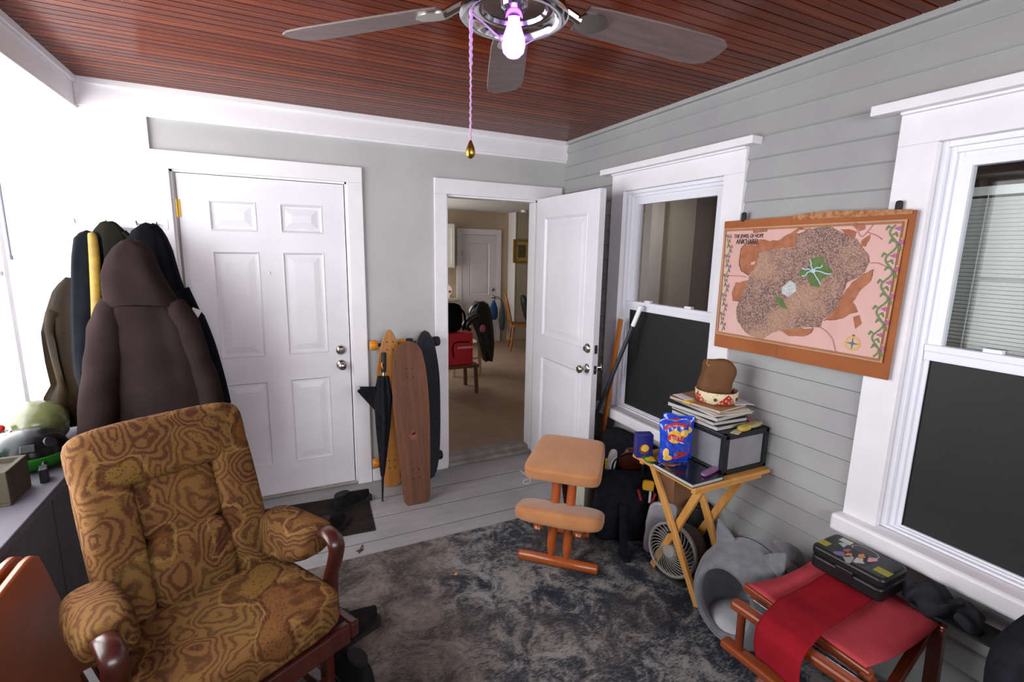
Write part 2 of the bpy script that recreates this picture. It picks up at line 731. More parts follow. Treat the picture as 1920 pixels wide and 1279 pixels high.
# ================================================================== THE SETTING
M['ceil'] = ceiling_mat()
M['floor'] = floor_mat()
M['kwall'] = pm('beige_kitchen_wall', S('b5a48c'), S('ab9a82'), 2, .7)
M['kwall2'] = pm('pale_kitchen_wall', S('b9ad9d'), S('b0a494'), 2, .7)
M['kceil'] = pm('kitchen_ceiling_paint', S('c9c8c4'), None, rough=.8)
M['kfloor'] = wood('light_oak_floor', S('8d7563'), S('a58d78'), 0, 1.6, .45)
M['taupe'] = pm('brown_room_wall', S('7a6a5e'), None, rough=.8)
M['pane'] = pane_mat('window_glass')
M['pane2'] = pane_mat('reflective_window_glass', (.93, .95, .95, 1), .62)
M['screen'] = see_through('insect_screen', S('161516'), .84)

# floor of the porch
mb = MB()
mb.bb((XL - .12, YR - .1, -.12), (XR + .12, D + .05, 0), 'floor')
struct(mb.build('floor', smooth=0), 'grey painted board floor of the porch')
mb = MB()
for yy in (2.62, 2.86, 3.1):
    mb.bb((XH, yy - .0015, -.001), (XR, yy + .0015, .0008), 'dark')
struct(mb.build('trim_1', smooth=0), 'dark seams between the grey floor boards')

# ceiling: beadboard planks running across
mb = MB()
i = mb.mi('ceil')
prof = []
p = .0475
n = int((D - YR) / p)
for k in range(n + 1):
    y0 = D - k * p
    dp = .009 if k % 2 == 0 else .005
    prof += [(y0, HC + dp), (y0 - .0035, HC), (y0 - p + .0035, HC)]
prof.append((YR, HC))
a = [mb.V((XH - .4, y, z)) for y, z in prof]
b = [mb.V((XR + .1, y, z)) for y, z in prof]
for k in range(len(prof) - 1):
    mb.face([a[k], a[k + 1], b[k + 1], b[k]], i)
t0, t1 = mb.V((XH - .4, D, HC + .08)), mb.V((XR + .1, D, HC + .08))
t2, t3 = mb.V((XH - .4, YR, HC + .08)), mb.V((XR + .1, YR, HC + .08))
mb.face([t0, t1, t3, t2], i)
struct(mb.build('ceiling', smooth=0, recalc=False), 'stained reddish wood beadboard ceiling')

# back wall with two door openings
DO1 = (-.475, .462, 2.05)      # closed door opening
DO2 = (1.125, 1.85, 2.02)      # open doorway
mb = MB()
for x0, x1, z0, z1 in ((XL - .12, DO1[0], 0, 2.7), (DO1[0], DO1[1], DO1[2], 2.7), (DO1[1], DO2[0], 0, 2.7),
                       (DO2[0], DO2[1], DO2[2], 2.7), (DO2[1], XR + .12, 0, 2.7)):
    mb.bb((x0, D, z0), (x1, D + .11, z1), 'wallgrey')
struct(mb.build('wall_back', smooth=0), 'grey back wall with two doorways')

# white boards around the back wall
mb = MB()
mb.bb((XH, D - .03, 2.325), (XR, D, HC + .005), 'white')                     # frieze
mb.bb((XH, D - .045, HC - .028), (XR, D - .03, HC + .004), 'white')
mb.bb((XH - .36, D - .022, 2.308), (XR - .0, D, 2.325), 'white')
struct(mb.build('trim_2', smooth=0, bevel=.003), 'white frieze board along the top of the back wall')
mb = MB()
mb.bb((XL, D - .012, 0), (-.556, D, 2.31), 'white')
mb.bb((-.575, D - .02, 2.14), (-.552, D, 2.31), 'white')
struct(mb.build('trim_3', smooth=0), 'wide white board left of the closed door')
mb = MB()
mb.bb((.562, D - .016, 0), (1.035, D, .088), 'white')
struct(mb.build('baseboard_back', smooth=0, bevel=.003), 'white baseboard between the doors')


def casing(name, x0, x1, top, wl, wr, hh, label, proud=.022):
    m = MB()
    m.bb((x0 - wl, D - proud, 0), (x0, D, top), 'white2')
    m.bb((x1, D - proud, 0), (x1 + wr, D, top), 'white2')
    m.bb((x0 - wl, D - proud - .002, top), (x1 + wr, D, top + hh), 'white2')
    return struct(m.build(name, smooth=0, bevel=.003), label)


casing('trim_4', DO1[0], DO1[1], DO1[2], .09, .095, .095, 'white casing around the closed door')
casing('trim_5', DO2[0], DO2[1], DO2[2], .09, .2, .104, 'white casing around the open doorway')
mb = MB()
for x0, x1, zt in (DO1, DO2):
    mb.bb((x0, D + .002, 0), (x0 + .012, D + .11, zt), 'white')
    mb.bb((x1 - .012, D + .002, 0), (x1, D + .11, zt), 'white')
    mb.bb((x0, D + .002, zt - .012), (x1, D + .11, zt), 'white')
mb.bb((DO1[0] + .0125, D - .0, 0), (DO1[0] + .022, D + .03, 2.04), pm('grey_jamb_edge', S('807b78')))
struct(mb.build('trim_6', smooth=0), 'white door jambs')
M['sill'] = pm('worn_grey_threshold', S('7d7873'), S('9a958f'), 9, .5, bump=.2)
mb = MB()
mb.bb((DO2[0] + .01, D - .015, 0), (DO2[1] - .01, D + .05, .028), 'sill')
mb.bb((DO2[0] + .012, D + .03, .02), (DO2[1] - .012, D + .16, .058), 'sill')
mb.bb((DO1[0], D - .01, 0), (DO1[1], D + .05, .02), 'sill')
struct(mb.build('trim_7', smooth=0, bevel=.006), 'worn grey door thresholds')


def door_face(m, w, h, t, panels, mat, frame_in=.016, depth=.009, field=.05):
    """slab x 0..w, z 0..h, front at y=0 looking -y, with sunk and fielded panels"""
    xs = sorted({0, w} | {p_[0] for p_ in panels} | {p_[2] for p_ in panels})
    zs = sorted({0, h} | {p_[1] for p_ in panels} | {p_[3] for p_ in panels})
    i_ = m.mi(mat)
    vm = {}

    def v(x, y, z):
        key = (round(x, 5), round(y, 5), round(z, 5))
        if key not in vm:
            vm[key] = m.V((x, y, z))
        return vm[key]

    def ring(r, y):
        return [v(r[0], y, r[1]), v(r[2], y, r[1]), v(r[2], y, r[3]), v(r[0], y, r[3])]
    for a_, b_ in zip(xs, xs[1:]):
        for c_, d_ in zip(zs, zs[1:]):
            cx, cz = (a_ + b_) / 2, (c_ + d_) / 2
            pn = [p_ for p_ in panels if p_[0] < cx < p_[2] and p_[1] < cz < p_[3]]
            if not pn:
                m.face(ring((a_, c_, b_, d_), 0), i_)
                continue
            r = (a_, c_, b_, d_)

            def ins(q):
                return (r[0] + q, r[1] + q, r[2] - q, r[3] - q)
            seq = [(0, 0), (frame_in * .35, -.003), (frame_in, depth)] if frame_in else [(0, 0)]
            if field:
                seq += [(frame_in + .012, depth), (frame_in + field, .002)]
            prev = None
            for q, y in seq:
                rg = ring(ins(q), y)
                if prev:
                    for k_ in range(4):
                        m.face([prev[k_], prev[(k_ + 1) % 4], rg[(k_ + 1) % 4], rg[k_]], i_)
                prev = rg
            m.face(prev, i_)
    # edges and rear
    edge = [v(x, 0, 0) for x in xs] + [v(w, 0, z) for z in zs[1:]] + [v(x, 0, h) for x in reversed(xs[:-1])] + \
           [v(0, 0, z) for z in reversed(zs[1:-1])]
    back = [m.V((q.co.x, t, q.co.z)) for q in edge]
    nn = len(edge)
    for k_ in range(nn):
        m.face([edge[k_], edge[(k_ + 1) % nn], back[(k_ + 1) % nn], back[k_]], i_)
    m.face(back, i_)


# closed six-panel door
d1 = root_struct('door_1', 'closed white six-panel door', (DO1[0] + .024, D + .008, .022))
mb = MB()
w_, h_ = DO1[1] - DO1[0] - .042, 2.012
X = [.14, .39, .53, .76]
Z = [.205, .775, .935, 1.585, 1.70, 1.875]
ox = .03
pan = [(a, Z[q], b, Z[q + 1]) for a, b in ((.145, .392), (.517, .762)) for q in (0, 2, 4)]
door_face(mb, w_, h_, .04, pan, 'door')
mb.build('door_slab', d1, smooth=0)


def knob_set(parent, x, z, deadz, y0=0.0, both=False):
    for zz, dead in ((z, False), (deadz, True)):
        m = MB()
        if dead:
            m.lathe([(.033, 0), (.033, .006), (.027, .014), (.018, .018), (.017, .026), (.004, .027)], 'nickel', (x, y0, zz), (0, -1, 0))
            m.build('deadbolt', parent, smooth=50)
        else:
            m.lathe([(.033, 0), (.033, .004), (.026, .01), (.012, .016), (.011, .034), (.02, .041), (.0275, .052), (.0275, .063), (.02, .071), (.004, .074)],
                    'nickel', (x, y0, zz), (0, -1, 0))
            m.build('door_knob', parent, smooth=50)


knob_set(d1, w_ - .058, .845, .945)
mb = MB()
mb.lathe([(.0075, -.001), (.0075, .003), (.005, .004), (.0045, .001), (.0005, .0008)], 'nickel', (.44, 0, 1.455), (0, -1, 0), 16)
mb.build('peephole', d1)
for zz in (1.82, 1.02, .22):
    mb = MB()
    mb.cyl((-.006, -.004, zz - .05), (-.006, -.004, zz + .05), .006, 'brass', n=10)
    mb.bb((-.018, -.002, zz - .048), (.012, .0, zz + .048), 'brass')
    mb.build('hinge', d1)
mb = MB()
mb.bb((DO1[0] + .022, D + .02, 2.036), (DO1[1] - .012, D + .028, 2.046), 'dark')
mb.bb((DO1[1] - .019, D + .02, .02), (DO1[1] - .012, D + .028, 2.04), 'dark')
struct(mb.build('trim_8', smooth=0), 'dark gap of the door seal')

# open two-panel door, hinged on the right, standing into the porch
d2 = root_struct('door_2', 'open white two-panel door standing into the porch', (1.832, D - .03, .03))
d2.rotation_euler = (0, 0, math.radians(-90.5))
mb = MB()
door_face(mb, .81, 1.995, .042, [(.125, .13, .685, .83), (.125, .98, .685, 1.86)], 'door', .022, .010, .05)
mb.build('door_slab', d2, smooth=0)
knob_set(d2, .752, .86, .995)
mb = MB()
for zz in (.86, .995):
    mb.bb((.8095, .012, zz - .028), (.8115, .034, zz + .028), 'nickel')
    mb.bb((.8105, .016, zz - .012), (.8125, .03, zz + .012), 'dark')
mb.cyl((.81, .023, .86), (.822, .023, .86), .007, 'nickel', n=10)
mb.build('latch_plate', d2)
mb = MB()
mb.lathe([(.033, 0), (.033, .004), (.012, .016), (.011, .034), (.0275, .052), (.0275, .063), (.004, .074)], 'nickel', (.752, .042, .86), (0, 1, 0))
mb.build('door_knob', d2, smooth=50)

# right wall: lap siding cut around the windows
WIN = ((1.722, 2.752), (.045, 1.077))
mb = MB()
i = mb.mi('siding')
pit = .098
k = 0
z0 = .025 - pit
while z0 < HC:
    z1 = min(z0 + pit, HC + .02)
    segs = [(YR, D)]
    if z1 > .56 and z0 < 2.13:
        segs = [(YR, WIN[1][0] + .01), (WIN[1][1] - .01, WIN[0][0] + .01), (WIN[0][1] - .01, D)]
    for ya, yb in segs:
        zb = max(z0, -.03)
        v = [mb.V((x, y, z)) for y in (ya, yb) for x, z in ((XR + .03, zb), (XR - .006, zb), (XR - .014, zb + .006), (XR - .001, z1), (XR + .03, z1))]
        for q in ((0, 1, 2, 3, 4), (9, 8, 7, 6, 5), (0, 5, 6, 1), (1, 6, 7, 2), (2, 7, 8, 3), (3, 8, 9, 4), (4, 9, 5, 0)):
            mb.face([v[j] for j in q], i)
    z0 += pit
for ya, yb, za, zb in ((YR, D + .11, -.1, .56), (YR, D + .11, 2.1, 2.7), (YR, WIN[1][0] + .1, .56, 2.1),
                       (WIN[1][1] - .1, WIN[0][0] + .1, .56, 2.1), (WIN[0][1] - .1, D + .11, .56, 2.1)):
    mb.bb((XR + .02, ya, za), (XR + .13, yb, zb), 'siding')
mb.bb((XR - .03, YR, HC - .022), (XR, D, HC + .004), 'siding')
struct(mb.build('wall_right', smooth=0), 'right wall of grey lap siding')


def right_window(num, y0, y1, label, blind=False):
    w = root_struct('window_%d' % num, label, (XR, y0, 0))
    L = y1 - y0
    cw, vf = .122, .052
    m = MB()
    f = -.026
    m.bb((f, 0, .60), (.03, cw, 2.03), 'white2')
    m.bb((f, L - cw, .60), (.03, L, 2.03), 'white2')
    m.bb((f - .001, 0, 2.03), (.03, L, 2.137), 'white2')
    m.build('window_casing', w, smooth=0, bevel=.002)
    m = MB()
    m.bb((-.07, -.06, 2.147), (.03, L + .085, 2.183), 'white2')
    m.bb((-.04, -.0, 2.137), (.03, L + .0, 2.147), 'white2')
    m.build('window_head_cap', w, smooth=0, bevel=.003)
    m = MB()
    m.bb((-.075, -.015, .528), (.06, L + .02, .60), 'white2')
    m.build('window_sill', w, smooth=0, bevel=.012)
    # vinyl frame, stepped
    m = MB()
    for (d0, a, b) in ((.004, 0, vf * .38), (.022, vf * .34, vf * .74), (.034, vf * .7, vf + .004)):
        ya, yb, za, zb = cw + a, L - cw - a, .603 + a * .3, 2.03 - a
        t = b - a
        m.bb((d0, ya, za), (.1, ya + t, zb), 'vinyl')
        m.bb((d0, yb - t, za), (.1, yb, zb), 'vinyl')
        m.bb((d0, ya + t, zb - t), (.1, yb - t, zb), 'vinyl')
        m.bb((d0, ya + t, za), (.1, yb - t, za + t * .5), 'vinyl')
    m.build('window_frame', w, smooth=0, bevel=.0015)
    ya, yb = cw + vf, L - cw - vf
    m = MB()
    m.bb((.026, ya - .012, 1.275), (.075, yb + .012, 1.308), 'vinyl')
    m.bb((.02, ya - .012, 1.308), (.06, yb + .012, 1.332), 'vinyl')
    for q in (.25, .75):
        yy = ya + (yb - ya) * q
        m.bb((.03, yy - .025, 1.332), (.055, yy + .025, 1.345), 'vinyl')
    m.build('meeting_rail', w, smooth=0, bevel=.0015)
    # upper sash
    m = MB()
    st = .03
    m.bb((.035, ya, 1.32), (.07, ya + st, 1.98), 'vinyl')
    m.bb((.035, yb - st, 1.32), (.07, yb, 1.98), 'vinyl')
    m.bb((.035, ya + st, 1.945), (.07, yb - st, 1.98), 'vinyl')
    m.build('upper_sash', w, smooth=0)
    m = MB()
    m.bb((.05, ya + st - .006, 1.325), (.054, yb - st + .006, 1.95), 'pane2' if blind else 'pane')
    m.build('window_pane', w, smooth=0)
    # lower sash, set further in
    m = MB()
    m.bb((.075, ya, .615), (.105, ya + .055, 1.29), 'vinyl')
    m.bb((.075, yb - .055, .615), (.105, yb, 1.29), 'vinyl')
    m.bb((.075, ya + .055, .615), (.105, yb - .055, .685), 'vinyl')
    m.build('lower_sash', w, smooth=0)
    m = MB()
    m.bb((.09, ya + .05, .68), (.094, yb - .05, 1.285), 'pane')
    m.build('window_pane', w, smooth=0)
    # screen
    m = MB()
    m.bb((.044, ya, .62), (.046, yb, 1.28), 'screen')
    m.build('insect_screen', w, smooth=0)
    m = MB()
    for lo, hi in (((.04, ya - .004, .612), (.05, ya + .006, 1.285)), ((.04, yb - .006, .612), (.05, yb + .004, 1.285)),
                   ((.04, ya, .608), (.05, yb, .622)), ((.04, ya, 1.272), (.05, yb, 1.282))):
        m.bb(lo, hi, 'dark')
    m.build('screen_frame', w, smooth=0)
    return w


right_window(1, WIN[0][0], WIN[0][1], 'white double-hung window near the open door')
right_window(2, WIN[1][0], WIN[1][1], 'white double-hung window with blinds at the right', True)

# left side: half wall with ledge, header, white window frames
mb = MB()
mb.bb((XL - .1, YR, 0), (XH - .03, D, .625), 'lowwall')
for yy in (.4, 1.45, 2.5):
    mb.bb((XH - .032, yy - .002, 0), (XH - .0295, yy + .002, .625), 'dark')
mb.bb((XL - .1, YR, .66), (XL + .02, .92, 2.33), 'wallgrey')  # unseen upper stretch, added to block daylight nearer the camera
struct(mb.build('wall_left', smooth=0), 'grey half wall under the bright windows')
mb = MB()
mb.bb((XL - .1, YR, .625), (XH, D - .0, .66), 'ledge')
struct(mb.build('trim_9', smooth=0, bevel=.004), 'grey painted ledge on top of the half wall')
mb = MB()
mb.bb((XL - .1, YR, 2.325), (XH, D, HC + .09), 'white')
mb.bb((XH, YR, HC - .03), (XH + .018, D - .03, HC + .004), 'white')
mb.bb((XH - .02, YR, 2.31), (XH + .004, D - .02, 2.327), 'white')
struct(mb.build('trim_10', smooth=0, bevel=.003), 'white header beam above the left windows')
win3 = root_struct('window_3', 'bright window on the left side of the porch', (XL, 2.0, 0))
for num, (ya, yb) in enumerate(((2.2, 3.3), (1.0, 2.1))):
    wn_ = win3 if num == 0 else root_struct('window_%d' % (num + 3), 'bright window on the left side of the porch', (XL, 2.0, 0))
    mb = MB()
    for y in (ya, yb):
        mb.bb((-.03, y - 2.0 - .025, .66), (.02, y - 2.0 + .025, 2.325), 'white')
    mb.bb((-.03, ya - 2.0, .66), (.02, yb - 2.0, .69), 'white')
    mb.bb((-.03, ya - 2.0, 2.29), (.02, yb - 2.0, 2.325), 'white')
    mb.bb((-.02, ya - 2.0, 1.47), (.012, yb - 2.0, 1.495), 'white')
    mb.build('window_frame', wn_, smooth=0)
    mb = MB()
    mb.bb((-.008, ya - 2.0 + .02, .69), (-.004, yb - 2.0 - .02, 2.29), 'pane')
    mb.build('window_pane', wn_, smooth=0)
mb = MB()
for y in (.95, 2.15):
    mb.bb((XL - .06, y - .05, .66), (XL + .02, y + .05, 2.325), 'white')
struct(mb.build('trim_11', smooth=0), 'white posts between the left windows')

# rear of the porch (behind the camera): wall, its unseen opening added and sized for fill light
mb = MB()
for lo, hi in (((XL - .1, YR - .1, 0), (XR + .12, YR, 1.3)), ((XL - .1, YR - .1, 2.25), (XR + .12, YR, 2.7)),
               ((XL - .1, YR - .1, 1.3), (-.4, YR, 2.25)), ((1.8, YR - .1, 1.3), (XR + .12, YR, 2.25))):
    mb.bb(lo, hi, 'wallgrey')
struct(mb.build('wall_front', smooth=0), 'grey porch wall behind the viewer')

# ------------------------------------------------------------------ house seen through the doorway and windows
mb = MB()
mb.bb((.9, D + .11, -.1), (5.6, 9.0, FI), 'kfloor')
mb.bb((XR + .13, YR, -.1), (5.6, D + .11, FI), 'kfloor')
struct(mb.build('floor.001', smooth=0), 'light wood floor of the kitchen')
mb = MB()
mb.bb((.9, D + .11, 2.31), (5.6, 9.0, 2.4), 'kceil')
mb.bb((XR + .13, YR, 2.42), (5.6, D + .11, 2.5), 'kceil')
struct(mb.build('ceiling.001', smooth=0), 'white kitchen ceiling')
mb = MB()
mb.bb((2.2, 8.02, 0), (3.83, 8.15, 2.4), 'kwall')
mb.bb((.9, 8.02, 0), (2.2, 8.15, 2.4), 'kwall')
mb.bb((3.83, 7.75, 0), (5.6, 8.15, 2.4), 'kwall2')
mb.bb((.9, D + .11, 0), (1.0, 8.15, 2.4), 'kwall')
mb.bb((5.5, D + .11, 0), (5.6, 8.15, 2.4), 'kwall2')
mb.bb((3.815, 7.74, 0), (3.83, 8.02, 2.31), 'white')
struct(mb.build('wall_kitchen', smooth=0), 'beige kitchen walls')
mb = MB()
mb.bb((5.5, YR, 0), (5.6, D + .11, 2.5), 'taupe')
mb.bb((XR + .13, YR - .1, 0), (5.6, YR, 2.5), 'taupe')
mb.bb((3.82, 3.7, 0), (5.5, 3.8, 2.4), 'taupe')
struct(mb.build('wall_room', smooth=0), 'brown walls of the room behind the windows')
mb = MB()
mb.bb((3.25, 3.7, 0), (3.33, 3.8, 2.2), 'white')
mb.bb((3.33, 3.74, 0), (3.44, 3.8, 2.2), 'white')
mb.bb((3.47, 3.7, 0), (3.81, 3.8, 2.3), pm('cream_partition', S('b9b2a6'), None, rough=.7))
struct(mb.build('wall_partition', smooth=0), 'pale partition behind the left window')

# far kitchen door
d3 = root_struct('door_3', 'far white kitchen door with two panels', (2.93, 7.99, FI))
mb = MB()
door_face(mb, .64, 1.865, .03, [(.12, .1, .52, .62), (.12, .83, .52, 1.74)], 'door', .022, .008, .04)
mb.build('door_slab', d3, smooth=0)
knob_set(d3, .585, .80, .93)
mb = MB()
mb.bb((-.085, -.01, 0), (-.004, .03, 1.87), 'white2')
mb.bb((.644, -.01, 0), (.73, .03, 1.87), 'white2')
mb.bb((-.085, -.012, 1.87), (.73, .03, 1.965), 'white2')
mb.build('door_casing', d3, smooth=0)
for zz in (.35, 1.55):
    mb = MB()
    mb.bb((-.008, -.008, zz - .045), (.004, .0, zz + .045), 'nickel')
    mb.build('hinge', d3)


# ================================================================== THINGS
# ------------------------------------------------------------------ ceiling fan
M['blade'] = pm('greyish_brown_fan_blade', S('75635f'), S('665653'), 6, .5, stretch=(1, 8, 1))
M['bulb'] = emit('violet_bulb_glow', (.42, .07, 1, 1), 20)
M['pull'] = pm('pink_cord', S('c9a2c9'), S('a684ad'), 200, .8)
fan = thing('ceiling_fan', 'ceiling fan with grey-brown blades and a lit violet bulb under the wood ceiling', 'fan', (.6, 1.25, HC))
mb = MB()
mb.lathe([(.07, .002), (.075, -.015), (.05, -.05), (.02, -.06), (.018, -.09)], 'nickel')
mb.build('canopy', fan)
mb = MB()
mb.lathe([(.03, -.075), (.1, -.085), (.125, -.11), (.125, -.165), (.1, -.19), (.06, -.2)], 'nickel')
mb.build('motor_housing', fan)
for k in range(5):
    a = math.radians(134 - 67 * k) if k < 3 else math.radians((-2 - 72 * (k - 2)))
    d = Vector((math.cos(a), math.sin(a), 0))
    s = Vector((-d.y, d.x, 0))
    up = (Vector((0, 0, 1)) + s * .2).normalized()
    sd = up.cross(d).normalized() * -1
    prof = [(.2, .05), (.26, .058), (.45, .066), (.62, .07), (.68, .066), (.715, .045), (.725, .0)]
    poly = [(r, h) for r, h in prof] + [(r, -h) for r, h in reversed(prof[:-1])]
    mb = MB()
    mb.prism(poly, 'blade', Vector((0, 0, -.2)), d, sd, up * .006)
    b_ = mb.build('blade', fan, bevel=.002)
    mb = MB()
    mb.tube([d * .1 + Vector((0, 0, -.175)), d * .16 + Vector((0, 0, -.19)), d * .2 + Vector((0, 0, -.203))], .012, 'nickel', 8)
    mb.prism(oval(.05, .04, 16, .235, 0), 'nickel', Vector((0, 0, -.206)), d, sd, up * .006)
    mb.build('blade_bracket', b_)
mb = MB()
mb.lathe([(.05, -.195), (.125, -.205), (.138, -.222), (.14, -.236), (.132, -.243), (.116, -.244), (.112, -.232), (.1, -.222), (.085, -.221),
          (.08, -.212), (.05, -.208), (.03, -.207)], 'chrome', n=40)
pan_ = mb.build('light_pan', fan)
mb = MB()
mb.lathe([(.034, -.207), (.034, -.216), (.024, -.222), (.022, -.24)], 'chrome', n=24)
mb.build('bulb_socket', pan_)
mb = MB()
mb.lathe([(.0135, -.225), (.0145, -.24), (.02, -.262), (.0285, -.285), (.0305, -.302), (.027, -.318), (.016, -.329), (.002, -.332)], 'bulb', n=24)
mb.build('bulb', fan)
mb = MB()
pts = [(-.118, 0, -.235)]
for k in range(1, 60):
    z = -.235 - .315 * k / 59
    pts.append((-.118 + .0012 * math.sin(k * 1.9), .0012 * math.cos(k * 1.9), z))
mb.tube(pts, [.0042 if k < 26 else .0026 for k in range(60)], 'pull', 6)
pc = mb.build('pull_cord', fan)
mb = MB()
mb.lathe([(.0015, -.545), (.005, -.553), (.010, -.566), (.0125, -.577), (.011, -.586), (.004, -.592)], 'brass', (-.118, 0, 0), n=14)
mb.build('pull_bead', pc)
mb = MB()
mb.tube([(-.118, 0, -.25), (-.09, .0, -.262), (-.055, 0, -.283), (-.031, 0, -.298)], .0025, 'pull', 6)
mb.build('trailing_thread', pc)
mb = MB()
mb.tube([(.03, 0, -.296), (.07, 0, -.27), (.11, .02, -.246)], .0016, 'pull', 6)
mb.build('trailing_thread', pc)

# ------------------------------------------------------------------ glider rocking chair
M['paisley'] = paisley_mat()
M['mahog'] = wood('dark_mahogany', S('2c110e'), S('4d1f17'), 2, 2.0, .3, .5, .3)
ch = thing('glider_chair', 'gold-brown paisley glider rocking chair with dark wooden arms', 'chair', (-.21, 1.68, .0125), math.radians(28))
u = Vector((1, 0, 0))
v = Vector((0, .33, .944)).normalized()
wv = u.cross(v) * -1
wv = Vector((0, -v.z, v.y))
RB = Matrix((u, v, wv)).transposed()
base = Vector((0, .2, .40))


def BP(a, b, c):
    return base + u * a + v * b + wv * c


mb = MB()
mb.cushion(BP(0, .32, -.05), (.50, .64, .09), 'paisley', RB, 6)
mb.cushion(BP(-.19, .30, .02), (.145, .62, .145), 'paisley', RB, 4)
mb.cushion(BP(.19, .30, .02), (.145, .62, .145), 'paisley', RB, 4)
mb.cushion(BP(0, .555, .022), (.525, .215, .15), 'paisley', RB, 4.5)
back = mb.build('backrest', ch, smooth=60)
mb = MB()
mb.cushion(BP(0, .36, .02), (.255, .225, .10), 'paisley', RB, 4.5)
mb.build('back_cushion', back, smooth=60)
mb = MB()
mb.cushion(BP(0, .145, .025), (.265, .25, .125), 'paisley', RB, 4.5)
mb.build('back_cushion', back, smooth=60)
mb = MB()
mb.cushion((0, -.035, .405), (.57, .50, .135), 'paisley', None, 6, 10, lambda p_: p_ + Vector((0, 0, -.06 * p_.y)))
mb.build('seat_cushion', ch, smooth=60)
for sg in (-1, 1):
    mb = MB()
    rs = []
    for y, rx, rz, zc, xo in ((.25, .035, .045, .52, 0), (.235, .06, .075, .53, 0), (.18, .078, .09, .545, 0), (.08, .08, .088, .555, .004), (-.02, .075, .078, .565, .012),
                              (-.075, .062, .06, .585, .022), (-.085, .05, .045, .588, .026)):
        ring = []
        for k in range(18):
            t = 2 * PI * k / 18
            x_ = math.copysign(abs(math.cos(t)) ** .7, math.cos(t)) * rx
            z_ = math.copysign(abs(math.sin(t)) ** .8, math.sin(t)) * rz
            if z_ < 0:
                x_ += -sg * -z_ * .25
            ring.append(Vector((sg * (.285 + xo) + x_, y, zc + z_)))
        rs.append(ring)
    mb.rings(rs, 'paisley')
    ap = mb.build('arm_pad', ch, smooth=70, subsurf=1)
    mb = MB()
    xx = sg * .318
    pts = smoothpath([(xx, .2, .565), (xx, .05, .58), (xx, -.06, .605), (xx, -.125, .615), (xx, -.165, .585), (xx, -.15, .52), (xx, -.12, .44), (xx, -.11, .34), (xx, -.1, .25)], 5)
    mb.tube(pts, .019, 'mahog', 14, ry=.031, up=(1, 0, 0))
    mb.build('wooden_arm', ch, smooth=60)
mb = MB()
for lo, hi in (((-.29, -.27, .27), (.29, -.235, .345)), ((-.29, .19, .27), (.29, .22, .345)), ((-.325, -.27, .28), (-.29, .22, .34)), ((.29, -.27, .28), (.325, .22, .34))):
    mb.bb(lo, hi, 'mahog')
mb.build('seat_frame', ch, smooth=0, bevel=.008)
mb = MB()
for sg in (-1, 1):
    mb.bb((sg * .27 - .022, -.31, 0), (sg * .27 + .022, .3, .045), 'mahog')
    mb.bb((sg * .27 - .016, -.17, .045), (sg * .27 + .016, -.12, .2), 'mahog')
    mb.bb((sg * .27 - .016, .12, .045), (sg * .27 + .016, .17, .2), 'mahog')
    mb.bb((sg * .27 - .018, -.2, .2), (sg * .27 + .018, .2, .235), 'mahog')
mb.bb((-.25, -.2, .06), (.25, -.165, .11), 'mahog')
mb.bb((-.25, .14, .06), (.25, .17, .11), 'mahog')
mb.build('glider_base', ch, smooth=0, bevel=.006)
for sg in (-1, 1):
    for y in (-.14, .14):
        mb = MB()
        mb.bar((sg * .305, y, .3), (sg * .3, y * 1.1, .215), .03, .01, 'mahog', (1, 0, 0))
        mb.build('swing_arm', ch, smooth=0)
mb = MB()
mb.box((-.05, -.2725, .318), (.09, .003, .024), pm('care_label_film', S('77757a'), None, rough=.3))
mb.build('care_label', ch, smooth=0)

# ------------------------------------------------------------------ coats on the hooks in the corner
M['hoodie'] = pm('washed_brown_fleece', S('2b2121'), S('231a1a'), 6, .95, bump=.25, bscale=160, spec=.03)
M['cblack'] = pm('black_coat_cloth', S('0b0c0f'), S('121318'), 9, .85, bump=.2, bscale=90, spec=.06)
M['olive'] = pm('dark_olive_cloth', S('0c0d08'), S('1b1a0e'), 5, .75, bump=.2, bscale=60, spec=.08)
M['yellow'] = pm('mustard_satin', S('87690f'), S('6e540b'), 14, .5, bump=.3, bscale=40)
M['bcoat'] = pm('brown_satin_coat', S('221607'), S('170e05'), 5, .6, bump=.15, bscale=40, spec=.1)
M['navy'] = pm('black_jacket_cloth', S('08080c'), S('0f1014'), 9, .85, spec=.05)
rack = thing('coat_rack', 'white wall rack behind the coats, beside the closed door', 'coat rack', (-.7, D - .012, 1.66))
mb = MB()
mb.bb((-.26, -.012, .06), (.2, 0, .12), 'white2')
mb.build('rail', rack, smooth=0, bevel=.003)
for hx in (-.2, -.07, .06, .15):
    mb = MB()
    mb.tube(smoothpath([(hx, -.012, .09), (hx, -.03, .08), (hx, -.04, .095), (hx, -.042, .11)], 4), .004, 'nickel', 8)
    mb.build('hook', rack)


